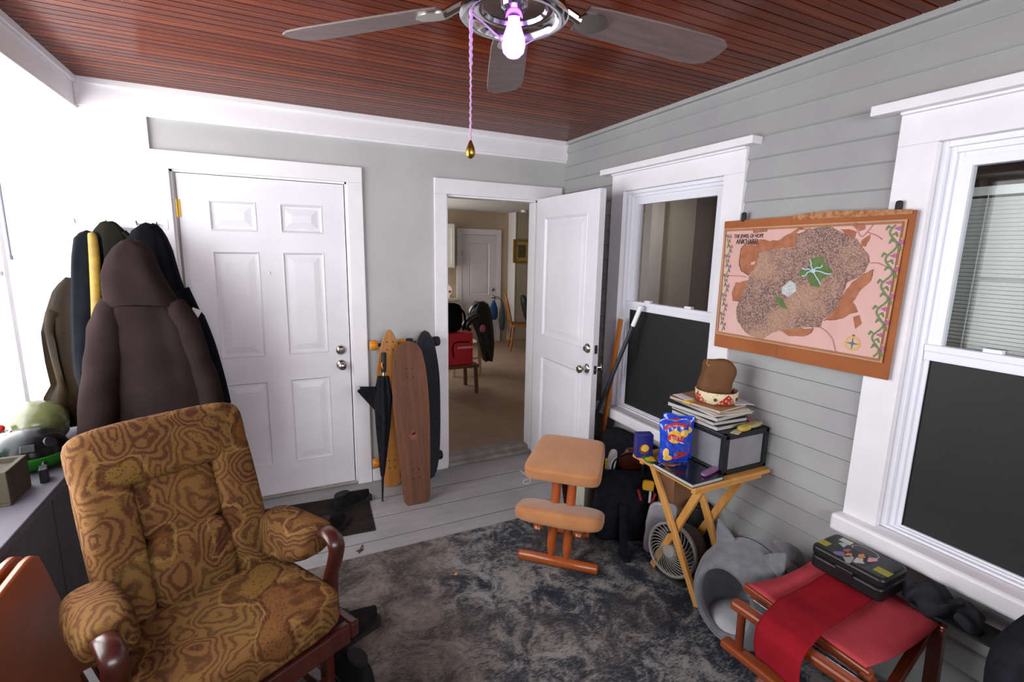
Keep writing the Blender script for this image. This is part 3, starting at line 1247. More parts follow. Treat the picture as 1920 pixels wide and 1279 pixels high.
def cloth_loft(rows, y, depth, mat, folds=6, amp=.012, seed=0.0, n=40, lean=0.0, flat=.75):
    """hanging cloth: rows of (z, x0, x1) at depth plane y; depth = list of half thickness or value"""
    mbx = MB()
    rs = []
    dense = []
    for (za, a0, a1), (zb, b0, b1) in zip(rows, rows[1:]):
        st = max(1, int(abs(za - zb) / .045))
        for k in range(st):
            t = k / st
            dense.append((za + (zb - za) * t, a0 + (b0 - a0) * t, a1 + (b1 - a1) * t))
    dense.append(rows[-1])
    N = len(dense)
    for q, (z, x0, x1) in enumerate(dense):
        cx, rx = (x0 + x1) / 2, (x1 - x0) / 2
        dz = dense[0][0] - z
        dd = depth(dz) if callable(depth) else depth
        ring = []
        for k in range(n):
            t = 2 * PI * k / n
            f = 1 + (amp / max(rx, .03)) * min(1, dz / .15) * (math.sin(folds * t + seed + 2.2 * z) + .5 * math.sin((folds * 2 + 1) * t - 3 * z + seed * 2))
            c_, s_ = math.cos(t), math.sin(t)
            X_ = math.copysign(abs(c_) ** flat, c_) * rx * (f if abs(c_) < .95 else 1)
            Y_ = math.copysign(abs(s_) ** flat, s_) * dd * f
            ring.append(Vector((cx + X_, y + Y_ + lean * dz, z + .006 * math.sin(3 * t + seed))))
        rs.append(ring)
    mbx.rings(rs, mat)
    return mbx


# brown satin coat at the far left
bc = thing('brown_coat', 'shiny brown coat, leftmost of the hanging coats', 'coat', (-.97, 3.22, .7))
rows = [(1.46, -.94, -.885), (1.435, -.965, -.86), (1.399, -.99, -.84), (1.306, -1.023, -.83), (1.144, -1.045, -.83), (1.006, -1.04, -.84), (.93, -1.03, -.85), (.88, -1.02, -.86), (.80, -1.0, -.87), (.70, -.98, -.88)]
cloth_loft(rows, 3.21, lambda q: min(.055, .03 + q * .2), 'bcoat', 7, .008, .4).build('coat_body', bc, True, smooth=70)
rows = [(1.30, -1.02, -.95), (1.2, -1.045, -.955), (1.05, -1.04, -.95), (.93, -1.03, -.94), (.87, -1.065, -.92), (.80, -1.08, -.92), (.73, -1.06, -.94), (.705, -1.03, -.96)]
cloth_loft(rows, 3.19, .04, 'bcoat', 5, .012, 1.3, 26).build('sleeve', bc, True, smooth=70)

# olive jacket behind
oc = thing('olive_jacket', 'dark olive jacket hanging behind the yellow-lined black coat', 'jacket', (-.78, 3.26, .75))
rows = [(1.748, -.765, -.735), (1.74, -.79, -.72), (1.705, -.816, -.69), (1.652, -.836, -.667), (1.519, -.867, -.66), (1.25, -.9, -.66), (.971, -.91, -.68), (.72, -.92, -.7)]
cloth_loft(rows, 3.3, lambda q: min(.03, .02 + q * .25), 'olive', 6, .01, 2.0).build('coat_body', oc, True, smooth=70)
mb = MB()
mb.tube(smoothpath([(-.69, 3.285, 1.70), (-.665, 3.285, 1.66), (-.655, 3.285, 1.57), (-.66, 3.285, 1.45)], 5), .014, 'olive', 10)
mb.build('collar', oc, True)

# black coat with a yellow lining edge
yc = thing('lined_coat', 'black coat with a mustard yellow front edge', 'coat', (-.84, 3.1, .8))
rows = [(1.692, -.805, -.765), (1.682, -.83, -.75), (1.663, -.847, -.742), (1.574, -.865, -.742), (1.421, -.884, -.755), (1.265, -.901, -.77), (1.107, -.914, -.79), (.999, -.918, -.81), (.88, -.90, -.83), (.85, -.895, -.84)]
cloth_loft(rows, 3.095, lambda q: min(.043, .03 + q * .3), 'cblack', 4, .006, .3).build('coat_body', yc, True, smooth=70)
mb = MB()
yr = [(1.69, -.783, -.752), (1.664, -.786, -.744), (1.576, -.789, -.742), (1.422, -.801, -.754), (1.265, -.813, -.769), (1.107, -.834, -.789), (1.0, -.848, -.808), (.91, -.868, -.836), (.865, -.878, -.85)]
rs = []
for q, (z, x0, x1) in enumerate(yr):
    rs.append([Vector((x0 + (x1 - x0) * .5 + (x1 - x0) * .5 * math.cos(t), 3.052 + .014 * math.sin(t) + .004 * math.sin(q * 2.1), z)) for t in [2 * PI * k / 12 for k in range(12)]])
mb.rings(rs, 'yellow')
mb.build('yellow_lining', yc, True, smooth=70, subsurf=1)
rb = MB()
cols = ['c03a2c', 'd98a2a', 'd6c337', '3f9a55', '2f6fb8', '6a3a9a']
for k in range(12):
    z1_ = .868 - k * .0085
    x0 = -.882 - k * .0004
    rb.tube([(x0, 3.05, z1_), (x0 + .035, 3.045, z1_ - .004)], .0052, pm('rainbow_%s' % cols[k % 6], S(cols[k % 6])) if k < 6 else bpy.data.materials['rainbow_%s' % cols[k % 6]], 6)
rb.build('striped_hem', yc, True)

# black jacket on the right
kj = thing('black_jacket', 'black jacket behind the brown hoodie, nearest the closed door', 'jacket', (-.5, 3.22, .6))
rows = [(1.742, -.575, -.545), (1.735, -.60, -.525), (1.711, -.636, -.506), (1.67, -.655, -.487), (1.603, -.666, -.469), (1.467, -.675, -.446), (1.301, -.685, -.412), (1.132, -.69, -.369), (.957, -.685, -.327), (.808, -.68, -.305), (.62, -.67, -.3)]
cloth_loft(rows, 3.19, lambda q: min(.06, .04 + q * .25), 'navy', 5, .008, .9).build('coat_body', kj, True, smooth=70)
mb = MB()
mb.tube(smoothpath([(-.45, 3.165, 1.40), (-.40, 3.165, 1.24), (-.36, 3.165, 1.08), (-.33, 3.165, .9), (-.31, 3.165, .74)], 5), [.045] * 5 + [.055] * 16, 'navy', 14)
sl = mb.build('sleeve', kj, True, smooth=70)
mb = MB()
mb.box((-.385, 3.118, 1.275), (.045, .006, .05), pm('white_print', S('cfcfd2')), Euler((.1, .5, .3)).to_matrix())
mb.build('sleeve_patch', sl, True, smooth=0)

# brown hoodie in front
hd = thing('brown_hoodie', 'faded brown hooded sweatshirt hanging in front of the other coats', 'hoodie', (-.55, 2.98, .5))
rows = [(1.655, -.61, -.585), (1.646, -.645, -.552), (1.62, -.672, -.527), (1.573, -.70, -.508), (1.497, -.722, -.49), (1.41, -.728, -.455), (1.345, -.72, -.425)]
cloth_loft(rows, 2.955, lambda q: .045 + min(.05, q * .4), 'hoodie', 3, .006, .5).build('hood', hd, True, smooth=70)
rows = [(1.40, -.70, -.47), (1.36, -.715, -.445), (1.30, -.735, -.41), (1.22, -.74, -.385), (1.10, -.745, -.35), (.95, -.75, -.325), (.80, -.755, -.31), (.62, -.76, -.30), (.5, -.755, -.31)]
cloth_loft(rows, 2.95, lambda q: .07 + min(.03, q * .15), 'hoodie', 5, .012, 1.8, 48).build('body', hd, True, smooth=70)
mb = MB()
mb.tube(smoothpath([(-.685, 2.95, 1.37), (-.715, 2.92, 1.25), (-.745, 2.9, 1.08), (-.775, 2.89, .9), (-.80, 2.89, .72), (-.80, 2.89, .58)], 6),
        [.045, .055, .062, .068, .072, .074] + [.078] * 19 + [.074] * 6, 'hoodie', 18)
mb.jitter(.012, 9, 2.0)
mb.build('sleeve', hd, True, smooth=70)
mb = MB()
mb.tube(smoothpath([(-.45, 2.93, 1.36), (-.41, 2.92, 1.25), (-.37, 2.92, 1.06), (-.335, 2.92, .88), (-.32, 2.92, .7), (-.32, 2.92, .58)], 6),
        [.045, .05, .055, .06] + [.062] * 27, 'hoodie', 18)
mb.jitter(.01, 9, 5.0)
mb.build('sleeve', hd, True, smooth=70)

# ------------------------------------------------------------------ longboards and umbrella by the doorway
M['maple'] = wood('amber_maple_deck', S('8f5a26'), S('b67a3a'), 2, 1.6, .4)
M['worn'] = wood('worn_brown_deck', S('4a2c1e'), S('724a33'), 2, 1.5, .6, .3)
M['grip'] = pm('charcoal_grip_tape', S('26272d'), S('303138'), 60, .95, bump=.5, bscale=700, spec=.1)
M['orangeurethane'] = pm('orange_wheel', S('c57a17'), None, rough=.35)


def longboard(name, label, loc, lean, roll, prof, L, deck, front, wheel, axle, truckz, tw):
    r = thing(name, label, 'longboard', loc, 0, None, (math.radians(-lean), math.radians(roll), 0))
    P = smoothpath([(h, z * L, 0) for z, h in prof], 5)
    poly = [(max(p_.x, 0.001), p_.y) for p_ in P] + [(-max(p_.x, .001), p_.y) for p_ in reversed(P)]
    m = MB()
    m.prism(poly, deck, (0, .012, 0), (1, 0, 0), (0, 0, 1), (0, -.011, 0))
    dk = m.build('deck', r, smooth=30, bevel=.003)
    if front != deck:
        m = MB()
        m.prism([(x * .975, L * .5 + (z - L * .5) * .99) for x, z in poly], front, (0, .0012, 0), (1, 0, 0), (0, 0, 1), (0, -.0022, 0))
        m.build('grip_tape', r, smooth=0)
    for tz in truckz:
        for bx in (-.02, .02):
            for bz in (-.027, .027):
                m = MB()
                m.cyl((bx, .003, tz + bz), (bx, -.0022, tz + bz), .0042, 'dark', n=10)
                m.build('deck_bolt', r)
        m = MB()
        m.box((0, .018, tz), (.055, .012, .085), axle)
        m.tube([(-tw / 2 + .01, .06, tz), (-.03, .058, tz), (.03, .058, tz), (tw / 2 - .01, .06, tz)], [.007, .014, .014, .007], axle, 10)
        m.box((0, .035, tz), (.035, .035, .045), axle)
        tr = m.build('truck', r, smooth=40)
        for sx in (-1, 1):
            m = MB()
            xa = sx * (tw / 2 - .022)
            m.lathe([(.012, -.024), (.029, -.024), (.035, -.014), (.035, .014), (.029, .024), (.012, .024)], wheel, (xa, .06, tz), (1, 0, 0), 22)
            m.build('wheel', tr, smooth=40)
    return r


longboard('longboard', 'orange pintail longboard with amber wheels, left behind the umbrella', (.672, 3.225, 0), 1.6, .6,
          [(0, .012), (.01, .04), (.06, .072), (.2, .088), (.45, .096), (.7, .092), (.86, .07), (.95, .04), (.99, .015), (1, .002)], 1.11,
          'maple', 'maple', 'orangeurethane', 'blackpl', (.17, 1.0), .235)
longboard('longboard', 'longboard with dark grip tape and black wheels, right against the doorway', (.935, 3.235, 0), 1.6, -.4,
          [(0, .012), (.02, .045), (.1, .074), (.25, .092), (.5, .10), (.7, .098), (.85, .08), (.94, .055), (.985, .03), (1, .004)], 1.09,
          'worn', 'grip', 'rubber', 'blackpl', (.15, 1.0), .235)
bb_ = longboard('longboard', 'worn brown wooden longboard leaning in front of the other two', (.768, 2.92, .0), 12.6, .6,
                [(0, .055), (.008, .07), (.05, .088), (.2, .098), (.5, .117), (.75, .117), (.9, .1), (.96, .078), (.99, .045), (1, .004)], 1.07,
                'worn', 'worn', 'rubber', 'nickel', (.2, .86), .17)
mb = MB()
mb.prism([(.028 * math.cos(t) * (1 + .25 * math.sin(5 * t)), .45 + .028 * math.sin(t) * (1 + .2 * math.cos(4 * t))) for t in [2 * PI * k / 30 for k in range(30)]],
         pm('faded_red_sticker', S('6d2f26'), S('8f5040'), 60), (0, 0, 0), (1, 0, 0), (0, 0, 1), (0, -.0012, 0))
mb.prism([(-.015, .455), (.002, .452), (.018, .462), (.01, .47), (-.006, .468)], 'dark', (0, -.0012, 0), (1, 0, 0), (0, 0, 1), (0, -.0006, 0))
mb.build('sticker', bb_, smooth=0)

um = thing('umbrella', 'closed black umbrella standing on its tip against the longboards', 'umbrella', (.566, 3.05, 0))
ax = Vector((.06, .12, 1)).normalized()
RU = frame(ax, (1, 0, 0))
mb = MB()
rs = []
for q in range(26):
    t = q / 25
    z = .17 + .66 * t
    r0 = .012 + .038 * min(1, t / .75) ** .8 - (.02 * max(0, (t - .8) / .2))
    ring = []
    for k in range(32):
        a = 2 * PI * k / 32
        f = 1 + .22 * math.sin(8 * a + 3.5 * t) * min(1, t * 2) + .1 * math.sin(3 * a)
        ring.append(RU @ Vector((r0 * f * math.cos(a), r0 * f * math.sin(a), z)))
    rs.append(ring)
mb.rings(rs, 'blackfab')
cn = mb.build('canopy', um, smooth=70)
mb = MB()
mb.sheet(lambda a, b: Vector((-.115 + .11 * b + .01 * math.sin(a * 5), .06 + .03 * b, .76 - .16 * a * (b * .8 + .2) + .02 * (1 - b))) + ax * 0, 8, 8, 'blackfab')
mb.build('loose_panel', cn, smooth=70, solid=.002)
mb = MB()
mb.tube([RU @ Vector((0, 0, .0)), RU @ Vector((0, 0, .06)), RU @ Vector((0, 0, .18))], [.005, .007, .009], 'blackpl', 10)
mb.build('tip', um)
mb = MB()
mb.cyl(RU @ Vector((0, 0, .8)), RU @ Vector((0, 0, .87)), .007, 'nickel', n=10)
mb.build('shaft', um)
mb = MB()
mb.tube([RU @ Vector((0, 0, z)) for z in (.855, .86, .98, .985)], [.014, .017, .017, .013], 'rubber', 14)
mb.build('handle', um, smooth=50)
mb = MB()
mb.lathe([(.019, -.004), (.023, -.004), (.023, .004), (.019, .004), (.019, -.004)], pm('amber_ring', S('b5791c')), RU @ Vector((-.005, -.004, .9)), RU @ Vector((1, -.6, .2)), 18, False)
mb.build('wrist_ring', um)

# ------------------------------------------------------------------ kneeling chair
M['tan'] = pm('tan_wool_cushion', S('b0794e'), S('a66f46'), 8, .9, bump=.25, bscale=220, spec=.15, sheen=.3)
M['cherry'] = wood('cherry_orange_wood', S('8a3d16'), S('ab5522'), 0, 1.2, .3, .5, .3)
M['cherryz'] = wood('cherry_orange_wood_upright', S('8a3d16'), S('ab5522'), 2, 1.2, .3, .5, .3)
kc = thing('kneeling_chair', 'tan kneeling chair with cushions on orange wooden rods', 'chair', (1.258, 1.978, .012), math.atan2(-.69, .73))
# local: x across, y to the rear
mb = MB()
mb.tube([(-.212, 0, .026), (-.205, 0, .026), (.205, 0, .026), (.212, 0, .026)], [.02, .027, .027, .02], 'cherry', 18)
mb.build('foot_bar', kc, smooth=50)
mb = MB()
mb.tube([(-.12, .31, .026), (.12, .31, .026)], .024, 'cherry', 18)
mb.build('rear_bar', kc, smooth=50)
for sx in (-.038, .045):
    mb = MB()
    mb.tube([(sx, 0, .035), (sx, .006, .06), (sx, .008, .075), (sx, .012, .10), (sx, .12, .50)], [.014, .014, .021, .024, .024], 'cherryz', 16)
    mb.build('upright_rod', kc, smooth=50)
for sx in (-.09, .095):
    mb = MB()
    mb.tube([(sx, .30, .04), (sx, .085, .30)], .018, 'cherryz', 14)
    mb.build('rear_strut', kc, smooth=50)
mb = MB()
mb.bar((.004, .11, .44), (.004, .25, .20), .02, .045, 'mahog', (1, 0, 0))
mb.build('brace', kc, smooth=0, bevel=.004)
for sx in (-.1, .11):
    mb = MB()
    mb.tube([(sx, -.055, .225), (sx, -.05, .235), (sx, .07, .255)], [.018, .024, .024], 'cherry', 14)
    mb.build('pad_support', kc, smooth=50)
Rk = Euler((math.radians(-12), 0, 0)).to_matrix()
mb = MB()
mb.cushion((0, .0, .292), (.455, .21, .085), 'tan', Rk, 4.5, 10, lambda q: q + Vector((0, .12 * abs(q.x) ** 2 * 1.5, 0)))
mb.build('knee_pad', kc, smooth=60)
mb = MB()
mb.cushion((.0, .17, .528), (.385, .38, .075), 'tan', Euler((math.radians(9), 0, 0)).to_matrix(), 8, 12, lambda q: Vector((q.x * (1 - .28 * q.y), q.y, q.z)))
mb.build('seat', kc, smooth=60)

# ------------------------------------------------------------------ folding tray table and what stands on it
M['pine'] = wood('light_pine', S('b3793a'), S('cc9650'), 1, 1.6, .45)
M['pinez'] = wood('light_pine_leg', S('b3793a'), S('cc9650'), 2, 1.2, .45)
TT = (1.572, 1.405, 2.055, 1.815)       # x0 y0 x1 y1
ZT = .65
tt = thing('tray_table', 'light pine folding tray table loaded with snacks, books and a black drawer unit', 'table', ((TT[0] + TT[2]) / 2, (TT[1] + TT[3]) / 2, .0))
mb = MB()
mb.bb((TT[0], TT[1], ZT - .018), (TT[2], TT[3], ZT), 'pine')
mb.build('tabletop', tt, True, smooth=0, bevel=.005)
mb = MB()
for y in (TT[1] + .035, TT[3] - .035):
    mb.bb((TT[0] + .03, y - .012, ZT - .046), (TT[2] - .03, y + .012, ZT - .018), 'pine')
for x in (TT[0] + .11, TT[2] - .11):
    mb.bb((x - .012, TT[1] + .047, ZT - .04), (x + .012, TT[3] - .047, ZT - .018), 'pine')
mb.build('apron', tt, True, smooth=0)
for x, dx in ((TT[0] + .07, .05), (TT[2] - .155, .0)):
    for a, b, off in ((TT[3] - .06, TT[1] + .03, 0), (TT[1] + .04, TT[3] - .05, .026)):
        mb = MB()
        mb.bar((x + off, a, ZT - .02), (x + dx + off, b, .0205), .02, .036, 'pinez', (0, 1, .3))
        mb.build('leg', tt, True, smooth=0, bevel=.003)
for x in (TT[0] + .07, TT[2] - .155):
    mb = MB()
    mb.cyl((x + .006, (TT[1] + TT[3]) / 2 - .002, .315), (x + .05, (TT[1] + TT[3]) / 2 - .002, .315), .006, 'dark', n=10)
    mb.build('pivot_bolt', tt, True)
mb = MB()
mb.cyl((TT[0] + .12, TT[1] + .06, .08), (TT[2] - .12, TT[1] + .06, .08), .009, 'pine', n=10)
mb.build('cross_rod', tt, True)

# black storage drawer with frosted sides
M['frost'] = pm('frosted_plastic', S('7b7a80'), S('8b8a90'), 5, .35, spec=.5)
BX = (1.775, 1.44, 2.067, 1.80)
ZB = ZT + .195
dr = thing('storage_drawer', 'black drawer unit with frosted panels on the tray table', 'drawer unit', ((BX[0] + BX[2]) / 2, (BX[1] + BX[3]) / 2, ZT))
mb = MB()
tk = .03
for x in (BX[0], BX[2] - tk):
    for y in (BX[1], BX[3] - tk):
        mb.bb((x, y, ZT), (x + tk, y + tk, ZB), 'blackpl')
mb.bb((BX[0], BX[1], ZT), (BX[2], BX[3], ZT + .022), 'blackpl')
mb.bb((BX[0], BX[1], ZB - .026), (BX[2], BX[3], ZB), 'blackpl')
mb.build('drawer_frame', dr, True, smooth=0, bevel=.006)
mb = MB()
mb.bb((BX[0] + .012, BX[1] + .012, ZT + .022), (BX[2] - .012, BX[3] - .012, ZB - .026), 'frost')
mb.build('frosted_drawer', dr, True, smooth=0)

# notebooks stacked on the drawer unit
M['cover'] = pm('black_book_cover', S('1b1a20'), S('26252c'), 20, .5)
M['pages'] = pm('book_pages', S('b9b6b2'), S('a5a29f'), 4, .8, stretch=(1, 1, 90))
M['kraft'] = pm('kraft_cover', S('a5764f'), S('946746'), 20, .7)
M['paper'] = pm('white_paper', S('cfc8cf'), S('c2bcc6'), 6, .8)


def book(name, label, cx, cy, z, w_, l_, t_, rz, cover, pages='pages', group=None, cat='book'):
    r = thing(name, label, cat, (cx, cy, z), math.radians(rz), group)
    m = MB()
    m.bb((-w_ / 2, -l_ / 2, 0), (w_ / 2, l_ / 2, .0028), cover)
    m.bb((-w_ / 2, -l_ / 2, t_ - .0028), (w_ / 2, l_ / 2, t_), cover)
    m.bb((w_ / 2 - .003, -l_ / 2, .0028), (w_ / 2, l_ / 2, t_ - .0028), cover)
    m.build('cover', r, smooth=0, bevel=.001)
    m = MB()
    m.bb((-w_ / 2 + .003, -l_ / 2 + .003, .0028), (w_ / 2 - .003, l_ / 2 - .003, t_ - .0028), pages)
    m.build('pages', r, smooth=0)
    return r


bkc = (1.885, 1.64)
g_ = 'notebooks stacked on the drawer unit'
zz = ZB
spec = [('black-covered sketchbook at the bottom of the stack on the drawer unit', .215, .285, .022, 1, 'cover', 0, 0),
        ('second black sketchbook from the bottom of the stack, with yellow tabs', .215, .28, .020, -3, 'cover', -.005, .004),
        ('third sketchbook from the bottom of the stack, with a dark cover', .22, .29, .022, 5, 'cover', -.012, .012)]
tops = []
for lb, w_, l_, t_, rz, cv, ox_, oy_ in spec:
    b_ = book('notebook', lb, bkc[0] + ox_, bkc[1] + oy_, zz, w_, l_, t_, rz, cv, group=g_)
    zz += t_ + .0005
    tops.append(b_)
    if 'yellow' in lb:
        m = MB()
        m.bb((-w_ / 2 - .006, -.03, .006), (-w_ / 2 + .01, .0, .0075), pm('yellow_tab', S('c9a437')))
        m.build('yellow_tab', b_, smooth=0)
        m = MB()
        m.bb((-w_ / 2 - .004, -.10, .009), (-w_ / 2 + .01, -.06, .0105), bpy.data.materials['yellow_tab'])
        m.build('yellow_tab', b_, smooth=0)
M['ytab'] = bpy.data.materials['yellow_tab']
fl = thing('paper_folder', 'cream paper folder with loose sheets under the kraft notebook', 'folder', (bkc[0] + .005, bkc[1], zz), math.radians(-4), g_)
mb = MB()
for k in range(7):
    a = Euler((0, 0, random.uniform(-.09, .09))).to_matrix()
    mb.box((random.uniform(-.008, .012), random.uniform(-.015, .008), .0012 + k * .0022), (.21, .285, .0016), pm('cream_sheet', S('c9c3a8')) if k == 0 else ('paper' if k % 2 else bpy.data.materials['cream_sheet']), a)
mb.build('sheets', fl, smooth=0)
zz += .0172
kb = book('notebook', 'kraft-brown notebook on top of the stack, under the fabric bowl', bkc[0] - .012, bkc[1] + .01, zz, .21, .28, .013, 8, 'kraft', group=g_)
mb = MB()
mb.bb((-.107, .02, .0125), (-.06, .055, .0145), 'ytab')
mb.bb((-.107, .02, .002), (-.1052, .055, .0145), 'ytab')
mb.build('yellow_tab', kb, smooth=0)
zz += .0135
ZK = zz
ls = tag(MB().sheet(lambda a, b: Vector((1.925 + .105 * a + .02 * b, 1.525 + .15 * b - .02 * a, ZK + .0015 + .004 * a * math.sin(b * 3) - .012 * max(0, a - .6))), 10, 10, 'paper').build('paper_sheet', solid=.0008),
         'lilac-white loose sheet sticking out under the fabric bowl, right side', 'paper', 'loose sheets on the notebook stack')
ls2 = tag(MB().sheet(lambda a, b: Vector((1.765 + .06 * a, 1.68 + .09 * b, ZK + .0012 + .005 * b)), 8, 8, 'paper').build('paper_sheet', solid=.0008),
          'small pale sheet on the notebook, left behind the fabric bowl', 'paper', 'loose sheets on the notebook stack')

# pink sticky pads and wrapped thing on the drawer unit
m_ = pm('pink_note', S('d4527e'))
sn = thing('sticky_note_pad', 'hot pink sticky note pad beside the notebook stack', 'sticky notes', (2.02, 1.53, ZB), math.radians(-20))
mb = MB()
mb.box((0, 0, .011), (.03, .1, .022), m_, Euler((0, .1, 0)).to_matrix())
mb.build('pad', sn, smooth=0)
wr = thing('wrapped_cloth', 'yellow cloth in clear plastic wrap at the front edge of the drawer unit', 'wrapped cloth', (1.955, 1.466, ZB), math.radians(10))
mb = MB()
mb.cushion((-.045, 0, .014), (.085, .04, .026), pm('pale_yellow_cloth', S('bfa94e'), S('a8933f'), 30, .8), None, 3)
mb.build('yellow_roll', wr, smooth=60)
mb = MB()
mb.cushion((.045, .002, .013), (.11, .045, .022), pm('olive_wrapped_cloth', S('8a7d4c'), S('b5a878'), 90, .25, spec=.8), None, 3)
mb.build('wrapped_roll', wr, smooth=60)
cdm = tag(MB().box((1.875, 1.462, ZB + .0012), (.1, .035, .0015), pm('cream_card', S('bdb194')), Euler((0, 0, .35)).to_matrix()).build('card', smooth=0), 'cream card lying on the front edge of the drawer unit', 'card')

# fabric bowl with the brown pouch standing in it
def patch_mat():
    k = NT('cream_and_red_patchwork')
    tc = k.n('ShaderNodeTexCoord')
    sp = k.n('ShaderNodeSeparateXYZ')
    k.link(tc.outputs['Object'], sp.inputs[0])
    an = k.math('ARCTAN2', sp.outputs[1], sp.outputs[0])
    tri = k.math('PINGPONG', k.math('ADD', k.math('MULTIPLY', an, 1.27), .35), 1.0)
    lim = k.math('SUBTRACT', .058, k.math('MULTIPLY', tri, .07))
    red = k.math('LESS_THAN', sp.outputs[2], lim)
    v_ = k.coord()
    vo = k.n('ShaderNodeTexVoronoi', i_Scale=75)
    k.link(v_, vo.inputs['Vector'])
    fl_ = k.ramp(vo.outputs['Distance'], [(.38, (1, 1, 1, 1)), (.44, (0, 0, 0, 1))])
    redc = k.mix(fl_, S('a51f1c'), S('cfa37c'))
    vo2 = k.n('ShaderNodeTexVoronoi', i_Scale=60)
    k.link(v_, vo2.inputs['Vector'])
    crm = k.mix(k.ramp(vo2.outputs['Distance'], [(.16, (1, 1, 1, 1)), (.2, (0, 0, 0, 1))]), S('d0bfa0'), S('8f6b45'))
    k.base(k.mix(red, crm, redc))
    k.b.inputs['Roughness'].default_value = .85
    return k.m


M['patch'] = patch_mat()
HB = (1.885, 1.61)
fb = thing('fabric_bowl', 'cream and red patchwork fabric bowl on the notebook stack', 'bowl', (HB[0], HB[1], ZK + .004))
mb = MB()
mb.lathe([(.004, .0), (.075, 0), (.088, .008), (.094, .03), (.097, .058), (.095, .06), (.090, .056), (.086, .03), (.08, .012), (.004, .008)], 'patch', n=40, caps=False)
bw = mb.build('bowl', fb, smooth=60)
for a in (-2.45, -1.25):
    mb = MB()
    d_ = Vector((math.cos(a), math.sin(a), 0))
    mb.lathe([(.001, .004), (.007, .003), (.008, 0), (.008, -.002)], pm('dark_button', S('3b3a30')) if a < -2 else bpy.data.materials['dark_button'], d_ * .096 + Vector((0, 0, .03)), d_, 14)
    mb.build('button', fb)
M['pouch'] = pm('brown_cotton', S('6b4a31'), S('5d3f29'), 8, .9, bump=.3, bscale=120, spec=.15)
po = thing('brown_pouch', 'folded brown cloth pouch with tan seams standing in the fabric bowl', 'pouch', (HB[0] + .004, HB[1] + .01, ZK + .0145), math.radians(-32))
Rp = Euler((math.radians(-10), math.radians(4), 0)).to_matrix()
mb = MB()
mb.cushion((0, 0, .098), (.148, .10, .19), 'pouch', Rp, 4, 11, lambda q: q + Vector((.008 * math.sin(q.z * 40), .006 * math.sin(q.z * 55 + q.x * 20), .004 * math.sin(q.x * 60))))
mb.build('cloth_body', po, smooth=60)
mb = MB()
tn = pm('tan_seam', S('a9803f'))
mb.tube([Rp @ Vector((-.065, -.04, .182)) , Rp @ Vector((0, -.048, .184)), Rp @ Vector((.068, -.038, .180))], .0025, tn, 6)
mb.build('seam', po)
mb = MB()
mb.tube([Rp @ Vector((.005, -.049, .183)), Rp @ Vector((.004, -.056, .12)), Rp @ Vector((-.004, -.055, .04))], .0022, tn, 6)
mb.build('seam', po)
mb = MB()
mb.tube(smoothpath([Rp @ Vector((-.062, -.042, .182)), Rp @ Vector((-.07, -.052, .165)), Rp @ Vector((-.06, -.055, .155)), Rp @ Vector((-.055, -.05, .17))], 4), .0025, tn, 6)
mb.build('cord_loop', po)

# dark blue book and pen case at the front
nb = book('notebook', 'large dark blue hardback on the front edge of the tray table', 1.655, 1.535, ZT, .19, .245, .019, 1, pm('navy_gloss_cover', S('10131f'), S('171c2c'), 8, .18, spec=.6))
mb = MB()
for k in range(5):
    mb.tube(smoothpath([(-.08 + k * .006, .02 + k * .015, .0193), (-.06, .06 + .01 * k, .0193), (-.03 + .01 * k, .05, .0193)], 4), .0012, pm('copper_foil', S('7a3d20'), None, rough=.3) if k == 0 else bpy.data.materials['copper_foil'], 5)
mb.build('copper_ornament', nb)
pcs = thing('pen_case', 'purple plastic pen case lying on the dark blue hardback', 'pen case', (1.72, 1.462, ZT + .0192), math.radians(14))
mb = MB()
mb.cushion((0, 0, .008), (.125, .026, .016), pm('purple_plastic', S('6d2a6e'), S('8a3f88'), 12, .15, spec=.7), None, 5)
mb.build('case_body', pcs, smooth=50)
mb = MB()
mb.cushion((0, 0, .0125), (.135, .034, .009), see_through('clear_wrap', S('c9a9c9'), .18, .1), None, 5)
mb.build('clear_sleeve', pcs, smooth=50)

# crisp bags
M['crisp'] = pm('royal_blue_foil', S('1234a8'), S('1c49c4'), 5, .22, spec=.7, coat=.4)
M['red'] = pm('red_print', S('b3202c'))
M['yel'] = pm('sunny_yellow_print', S('e0a526'))
M['pwhite'] = pm('white_ink', S('e6e6e8'))
M['chip'] = pm('golden_crisp_print', S('d8a03c'), S('e9c66a'), 60, .5)


